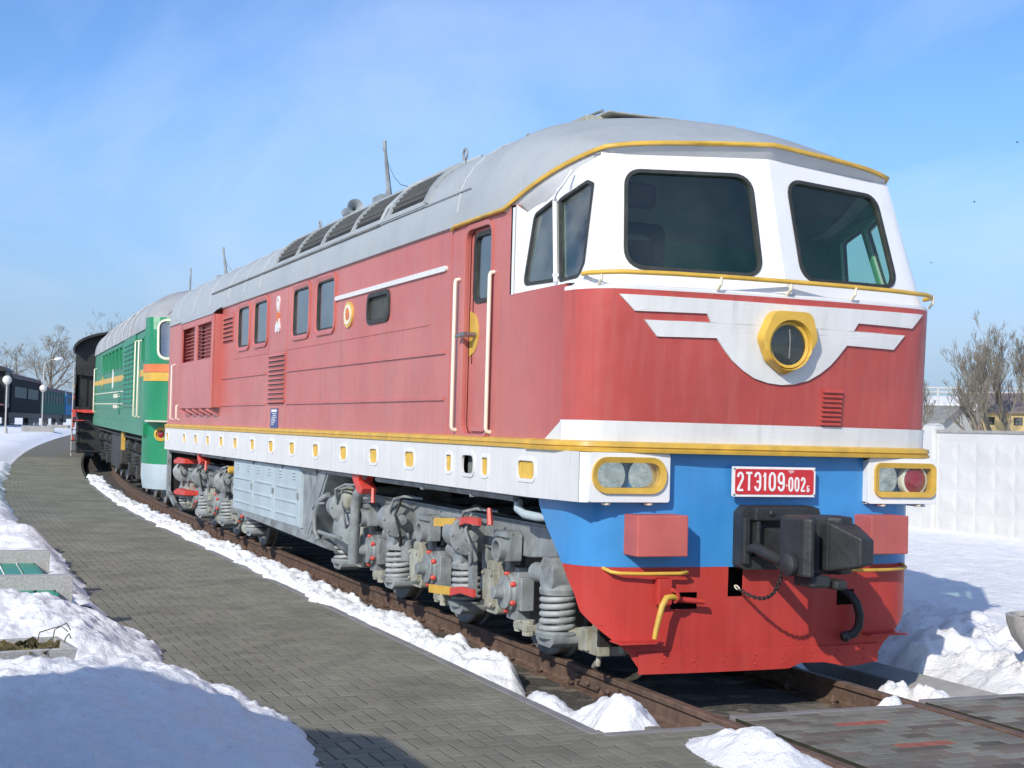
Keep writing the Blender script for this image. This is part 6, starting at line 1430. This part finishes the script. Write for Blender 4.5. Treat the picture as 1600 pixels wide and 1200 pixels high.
# bench
bn = empty('bench', (-4.72, 5.3, 0), label='green slatted bench between two pebbled concrete frames, half buried in snow', cat='bench')
for y in (-1.15, 1.15):
    s = MB(); s.prism(rpoly([(.44, -.1), (.44, .455), (-.55, .455), (-.55, -.1), (-.43, -.1), (-.43, .335), (.31, .335), (.31, -.1)], .012, 2), y-.08, y+.08, 'y'); s.build('concrete_frame', CONCL, bn, bevel=.012)
for k in range(5):
    x = .22-k*.165; s = MB(); s.cb((x, 0, .315), (.135, 2.75, .045), (0, .0, 0)); s.build('seat_slat', BENCHG, bn, bevel=.006)
for k in range(2):
    s = MB(); s.cb((.06-k*.30, 0, .27), (.07, 2.2, .05)); s.build('batten', BENCHG, bn)
for k in range(2):
    s = MB(); s.cb((.30, .0, .26-k*.15), (.035, 2.75, .13)); s.build('seat_slat', BENCHG, bn, bevel=.006)
# square planter in the snow heap, dead plants in it
pt = empty('planter', (-4.86, .98, .02), R(8), label='square concrete planter with withered plants sunk in the snow heap', cat='planter')
s = MB(); fp4 = [(-.26, -.26), (.26, -.26), (.26, .26), (-.26, .26)]
def sq(h, k): return [(a*k, b*k, h) for a, b in fp4]
L_ = [sq(0, .72), sq(.34, 1.0), sq(.345, .99), sq(.345, .84), sq(.27, .82)]
vs = [p for l in L_ for p in l]; fsx = []
for i in range(4):
    for j in range(4): fsx.append((i*4+j, i*4+(j+1) % 4, (i+1)*4+(j+1) % 4, (i+1)*4+j))
fsx.append((16, 17, 18, 19)); s.add(vs, fsx); s.build('bowl', CONCL, pt, bevel=.01)
s = MB(); s.grid([[(-.21+.42*i/8, -.21+.42*j/8, .285+.02*fbm(i, j)) for j in range(9)] for i in range(9)]); s.build('soil', mat('dark_soil', (.035, .028, .02), .95, var=.4, vscale=30, bump=.6), pt)
DRY = mat('withered_leaf', (.12, .10, .045), .8, var=.5, vscale=20)
s = MB(); r5 = random.Random(3)
for k in range(70):
    x, y = r5.uniform(-.2, .2), r5.uniform(-.2, .2); a = r5.uniform(0, 6.28); l = r5.uniform(.04, .10); dx, dy = math.cos(a)*l, math.sin(a)*l; z0 = .28; w = .010
    s.add([(x-dy*.15, y+dx*.15, z0), (x+dy*.15, y-dx*.15, z0), (x+dx*.6+dy*.18, y+dy*.6-dx*.18, z0+l*.8), (x+dx*1.3, y+dy*1.3, z0+l*.5), (x+dx*.6-dy*.18, y+dy*.6+dx*.18, z0+l*.8)], [(0, 1, 2, 3, 4)])
s.build('withered_leaves', DRY, pt, kind='stuff')
for k, (x, y, h, lx) in enumerate(((.18, .1, .14, .10), (.10, .16, .12, .16), (.22, -.02, .10, .05))):
    s = MB(); s.tube([(x, y, .27), (x+.02, y, .27+h), (x+lx, y+.03, .27+h*1.25), (x+lx*1.3, y+.04, .27+h*.9)], .004, 4); s.build('stalk', DRY, pt)
# fluted stone vase on the right
vz = empty('flower_vase', (2.27, -.16, -.02), label='fluted pale concrete flower vase at the right edge of the picture', cat='vase')
s = MB(); prof = [(.15, 0), (.16, .03), (.10, .08), (.075, .14), (.09, .19), (.17, .26), (.25, .36), (.285, .46), (.295, .52), (.265, .525), (.25, .47)]
G_ = []
for k in range(73):
    a = 2*PI*k/72; fl = 1+.045*abs(math.cos(a*5)) - .03
    G_.append([(r*(fl if .2 < h < .51 else 1)*math.cos(a), r*(fl if .2 < h < .51 else 1)*math.sin(a), h) for r, h in prof])
s.grid(G_); s.build('bowl', CONCL, vz, smooth=50)
s = MB(); s.lathe([(.0, .50), (.26, .49)], (0, 0, 0), 'z', 20); s.build('soil', mat('ochre_soil', (.20, .13, .04), .95, var=.4, vscale=20), vz)
s = MB(); G_ = [[((.30-.13*b/5+.03*fbm(a*2, b))*math.cos(a), (.30-.13*b/5+.03*fbm(a*2, b))*math.sin(a), .0+.16*(b/5)**.7+.02*fbm(a*3, b)) for b in range(6)] for a in [2*PI*k/30 for k in range(31)]]
s.grid(G_); s.build('snow_collar', SNOW, vz, smooth=70)
# ------------------------------------------------------------------ white concrete wall
fn_ = empty('concrete_fence', (12.45, 0, -.08), label='white concrete panel fence with pyramid relief behind the snow field', cat='fence')
PLn = 3.96
pst = MB(); pst.box(-.14, .14, -.13, .13, 0, 2.16); pst.prism([(-.15, 2.16), (.15, 2.16), (.0, 2.20)], -.14, .14, 'y')
pan = MB(); pan.box(-.04, .06, -PLn/2+.14, PLn/2-.14, 0, 2.02)
cop = MB(); cop.box(-.065, .085, -PLn/2+.14, PLn/2-.14, 2.02, 2.075)
cel = MB(); cw, chh = .505, .455
cel.add([(0, -cw/2, -chh/2), (0, cw/2, -chh/2), (0, cw/2, chh/2), (0, -cw/2, chh/2), (-.018, -.10, .02), (-.018, .10, .02)], [(0, 1, 5, 4), (1, 2, 5), (2, 3, 4, 5), (3, 0, 4)])
po = None
for k in range(6):
    yc = -2.3+PLn*k+PLn/2-.02
    if po is None: po = pst.build('post', FENCE, fn_, bevel=.012); pn_ = pan.build('panel', FENCE, fn_); cp_ = cop.build('coping', CONC, fn_, bevel=.008); a_, b_, c_ = po, pn_, cp_; cl_ = None
    else: a_, b_, c_ = link_copy(po, fn_), link_copy(pn_, fn_), link_copy(cp_, fn_)
    a_.location = (0, yc+PLn/2, 0); b_.location = c_.location = (0, yc, 0)
    for i in range(7):
        for j in range(4):
            loc = (-.041, yc-cw*3+cw*i, .25+chh*j+.03)
            if cl_ is None: cl_ = cel.build('relief_block', FENCE, b_); cl_.location = (-.041, -cw*3+cw*i, .28+chh*j)
            else: q = link_copy(cl_, b_, (-.041, -cw*3+cw*i, .28+chh*j))
# ------------------------------------------------------------------ houses beyond the wall
def house(name, c, ang, w, d, h, rise, wallm, roofm, label, wins, z=-.1, chim=False):
    e = empty(name, (c[0], c[1], z), R(ang), label=label, cat='house')
    fw = Fr((0, -d/2, 0), (1, 0, 0), (0, 0, 1)); hs = [rect(a, a+ww, zz, zz+hh) for a, ww, zz, hh in wins]
    s = MB(); s.panel(fw, rect(-w/2, w/2, 0, h), hs, -.15, 0); s.box(-w/2, -w/2+.1, -d/2+.15, d/2, 0, h); s.box(w/2-.1, w/2, -d/2+.15, d/2, 0, h); s.box(-w/2, w/2, d/2-.1, d/2, 0, h)
    for sg in (-1, 1): s.prism([(-d/2, h), (d/2, h), (0, h+rise)], sg*(w/2-.05)-.05, sg*(w/2-.05)+.05, 'x')
    s.build('wall', wallm, e)
    for k, h_ in enumerate(hs):
        u0, u1, v0, v1 = h_[0][0], h_[1][0], h_[0][1], h_[2][1]
        s = MB(); s.panel(fw, h_, [], -.12, -.10); wn_ = s.build('window', PANES, e)
        s = MB(); s.box(u0, u1, -d/2+.02, -d/2+.06, v0, v0+.06); s.box(u0, u1, -d/2+.02, -d/2+.06, v1-.06, v1); s.box((u0+u1)/2-.03, (u0+u1)/2+.03, -d/2+.02, -d/2+.06, v0, v1); s.box(u0, u0+.06, -d/2+.02, -d/2+.06, v0, v1); s.box(u1-.06, u1, -d/2+.02, -d/2+.06, v0, v1); s.box(u0, u1, -d/2+.02, -d/2+.06, (v0+v1)/2-.03, (v0+v1)/2+.03); s.build('frame', INDARK, wn_)
    s = MB()
    for sg in (-1, 1):
        a, b = Vector((0, sg*(d/2+.4), h-.4*rise/(d/2))), Vector((0, 0, h+rise))
        n_ = Vector((0, sg*rise, d/2)).normalized()*.12
        s.add([(-w/2-.35, a.y, a.z), (w/2+.35, a.y, a.z), (w/2+.35, b.y, b.z), (-w/2-.35, b.y, b.z), (-w/2-.35, a.y, a.z+.12), (w/2+.35, a.y, a.z+.12), (w/2+.35, b.y, b.z+.12), (-w/2-.35, b.y, b.z+.12)], [(0, 1, 2, 3), (4, 5, 6, 7), (0, 1, 5, 4), (1, 2, 6, 5), (3, 0, 4, 7)])
    rf_ = s.build('roof', roofm, e)
    if chim: s = MB(); s.box(w*.2, w*.2+.6, -.3, .3, h+rise*.6, h+rise+.7); s.build('chimney', STONE, rf_)
    return e
YHW = mat('yellow_plaster', (.50, .37, .17), .85, var=.08); BRR = mat('old_brown_roof', (.17, .14, .13), .85, var=.25, vscale=1.5); WHW = mat('pale_plaster', (.62, .60, .54), .85, var=.08); GRR = mat('grey_slate_roof', (.22, .22, .21), .85, var=.2, vscale=1.5); BRICKW = mat('old_brick', (.30, .15, .10), .9, var=.2, vscale=5)
house('house', (82.1, 79.4), -44, 16, 7, 4.45, 1.45, YHW, BRR, 'yellow house with small dark windows beyond the white fence', [(-7.7, .7, 3.3, .65), (-5.55, .7, 3.3, .65), (-3.3, .7, 3.3, .65), (-1.0, .7, 3.3, .65)], chim=True)
house('house', (78.2, 96.3), -70, 9, 5.0, 3.7, 1.25, WHW, GRR, 'small pale house with grey gabled roof beyond the fence', [(-2.6, .8, 2.4, .9), (.8, .8, 2.4, .9)])
house('brick_shed', (86.8, 99.6), -44, 7, 5, 4.1, .7, BRICKW, GRR, 'low brick shed between the two houses', [(-2.4, .8, 2.8, .8), (.6, .8, 2.8, .8)])['category'] = 'shed'
# long pale depot far behind with a pipe bridge
house('depot', (164.2, 191.3), -44, 60, 14, 8.2, 1.6, WHW, mat('snowy_roof', (.72, .72, .72), .8), 'long pale depot with a snowy roof far behind the trees', [(-28+k*4, 2.6, 4.0, 2.2) for k in range(14)])['category'] = 'building'
c_ = (127.3, 147.9)
pb_ = empty('pipe_bridge', (c_[0], c_[1], 0), R(-44), label='grey pipe bridge on posts far behind the houses', cat='pipe bridge')
for z in (8.6, 9.2): s = MB(); s.cyl((-34, 0, z), (34, 0, z), .14, n=8); s.build('pipe', POLE, pb_)
for k in range(12): s = MB(); s.box(-31+k*5.6, -30.75+k*5.6, -.15, .15, -.3, 9.2); s.build('post', POLE, pb_)
# ------------------------------------------------------------------ bare trees
BARK = mat('grey_bark', (.15, .135, .105), .9, var=.3, vscale=4); TWIG = mat('bare_twigs', (.19, .165, .125), .9, var=.3, vscale=.6)
def tree(name, x, y, z, H, seed, label, spread=.9, n1=10, group=None, lean=0, up_=.22):
    rr = random.Random(seed); tr = empty(name, (x, y, z), label=label, cat='tree', group=group); T = MB(); C = MB(); cnt = [0]
    def branch(p, d, L_, r, lev, mb):
        n = 4 if lev < 2 else 3; pts = [p]; q = p.copy(); dd = d.copy()
        for k in range(n):
            dd = (dd+Vector((rr.gauss(0, .12), rr.gauss(0, .12), rr.gauss(.06, .08)))).normalized(); q = q+dd*(L_/n); pts.append(q.copy())
        rad = [lerp(r, r*.45, k/n) for k in range(n+1)]
        mb.tube([tuple(v) for v in pts], [max(.010, a) for a in rad], 6 if lev == 0 else 4 if lev < 2 else 3, caps=False); cnt[0] += 1
        if lev >= 5: return
        kids = (n1, 5, 4, 4, 2, 0)[lev]
        for k in range(kids):
            t_ = rr.uniform(.30 if lev == 0 else .2, 1.0); i = min(n-1, int(t_*n)); f = t_*n-i; b = pts[i].lerp(pts[i+1], f)
            ax = dd.orthogonal().normalized(); ax.rotate(Matrix.Rotation(rr.uniform(0, 2*PI), 3, dd)); nd = (dd*rr.uniform(.55, .95)+ax*spread*rr.uniform(.55, 1.1)+Vector((0, 0, up_))).normalized()
            branch(b, nd, L_*rr.uniform(.42, .66)*(1.15-.35*t_), max(.010, lerp(rad[i], rad[i+1], f)*rr.uniform(.42, .62)), lev+1, C if lev >= 0 else T)
    branch(Vector((0, 0, -.3)), Vector((lean, 0, 1)).normalized(), H*.62, H*.022, 0, T)
    T.build('trunk', BARK, tr, smooth=60); C.build('crown', TWIG, tr)
TG = 'bare trees behind the fence'
def rtree(x, y, H, seed, label, spread, n1, lean=0): tree('bare_tree', x, y, -.2, H, seed, label, spread, n1, TG, lean, .42)
rtree(63.2, 69.8, 8.9, 11, 'bare tree forking to the left in front of the yellow house', .55, 10, -.16)
rtree(67.8, 73.7, 11.0, 12, 'tallest bare tree rising behind the yellow house', .55, 10)
rtree(71.5, 75.8, 11.3, 13, 'dense bare tree near the right edge behind the yellow house', .55, 11)
rtree(64.6, 79.1, 9.0, 14, 'bare tree half hidden behind the cab of the red locomotive', .55, 9)
rtree(103.6, 122.0, 6.5, 15, 'low bare tree in front of the far depot', .7, 8)
rtree(65.6, 67.6, 10.8, 16, 'bare tree cut by the right picture edge', .55, 11)
LG = 'bare trees far on the left'
tree('bare_tree', 14.0, 158, .9, 15.0, 21, 'wide bare tree above the far blue wagon', 1.0, 12, LG)
tree('bare_tree', 8.0, 165, .9, 13, 22, 'bare tree above the far green wagon', 1.1, 12, LG)
tree('bare_tree', 3.6, 172, .9, 11, 23, 'lower bare tree left of the other far trees', 1.1, 10, LG)
tree('bare_tree', 21.0, 170, .9, 14, 24, 'bare tree behind the arched steam engine cab', 1.0, 12, LG)
# small birds in the right half of the sky
for i, (p_, a_) in enumerate((((103.4, 111.2, 34.5), .4), ((100.9, 115.0, 28.3), 1.2), ((98.1, 118.6, 21.7), -.5))):
    e = empty('bird', p_, a_, label=['small dark bird highest in the sky at the right picture edge', 'small dark bird at middle height right of the cab', 'lowest small dark bird just right of the cab'][i], cat='bird', group='birds in the sky')
    s = MB(); s.lathe([(.0, -.16), (.05, -.08), (.065, .02), (.03, .12), (.0, .18)], (0, 0, 0), 'y', 8); s.build('body', RUBBER, e, smooth=60)
    for sg in (-1, 1): s = MB(); s.add([(0, -.06, .02), (sg*.16, -.04, .09), (sg*.34, .05, .04), (sg*.14, .07, .07), (0, .07, .02), (0, 0, .0), (sg*.16, .01, .07)], [(0, 1, 3, 4), (1, 2, 3), (5, 6, 1, 0), (5, 4, 3, 6)]); s.build('wing', RUBBER, e)
# unseen booth added only to cast the soft shadow on the near snow heap
house('shadow_booth', (-8.38, -5.95), 90, 3.8, 3.0, 2.80, .60, FDK, BRN, 'unseen dark booth added left of the viewpoint as a shadow caster', [(-1.2, .8, 1.2, 1.1), (.4, .8, 1.2, 1.1)], z=-.05)['category'] = 'booth'
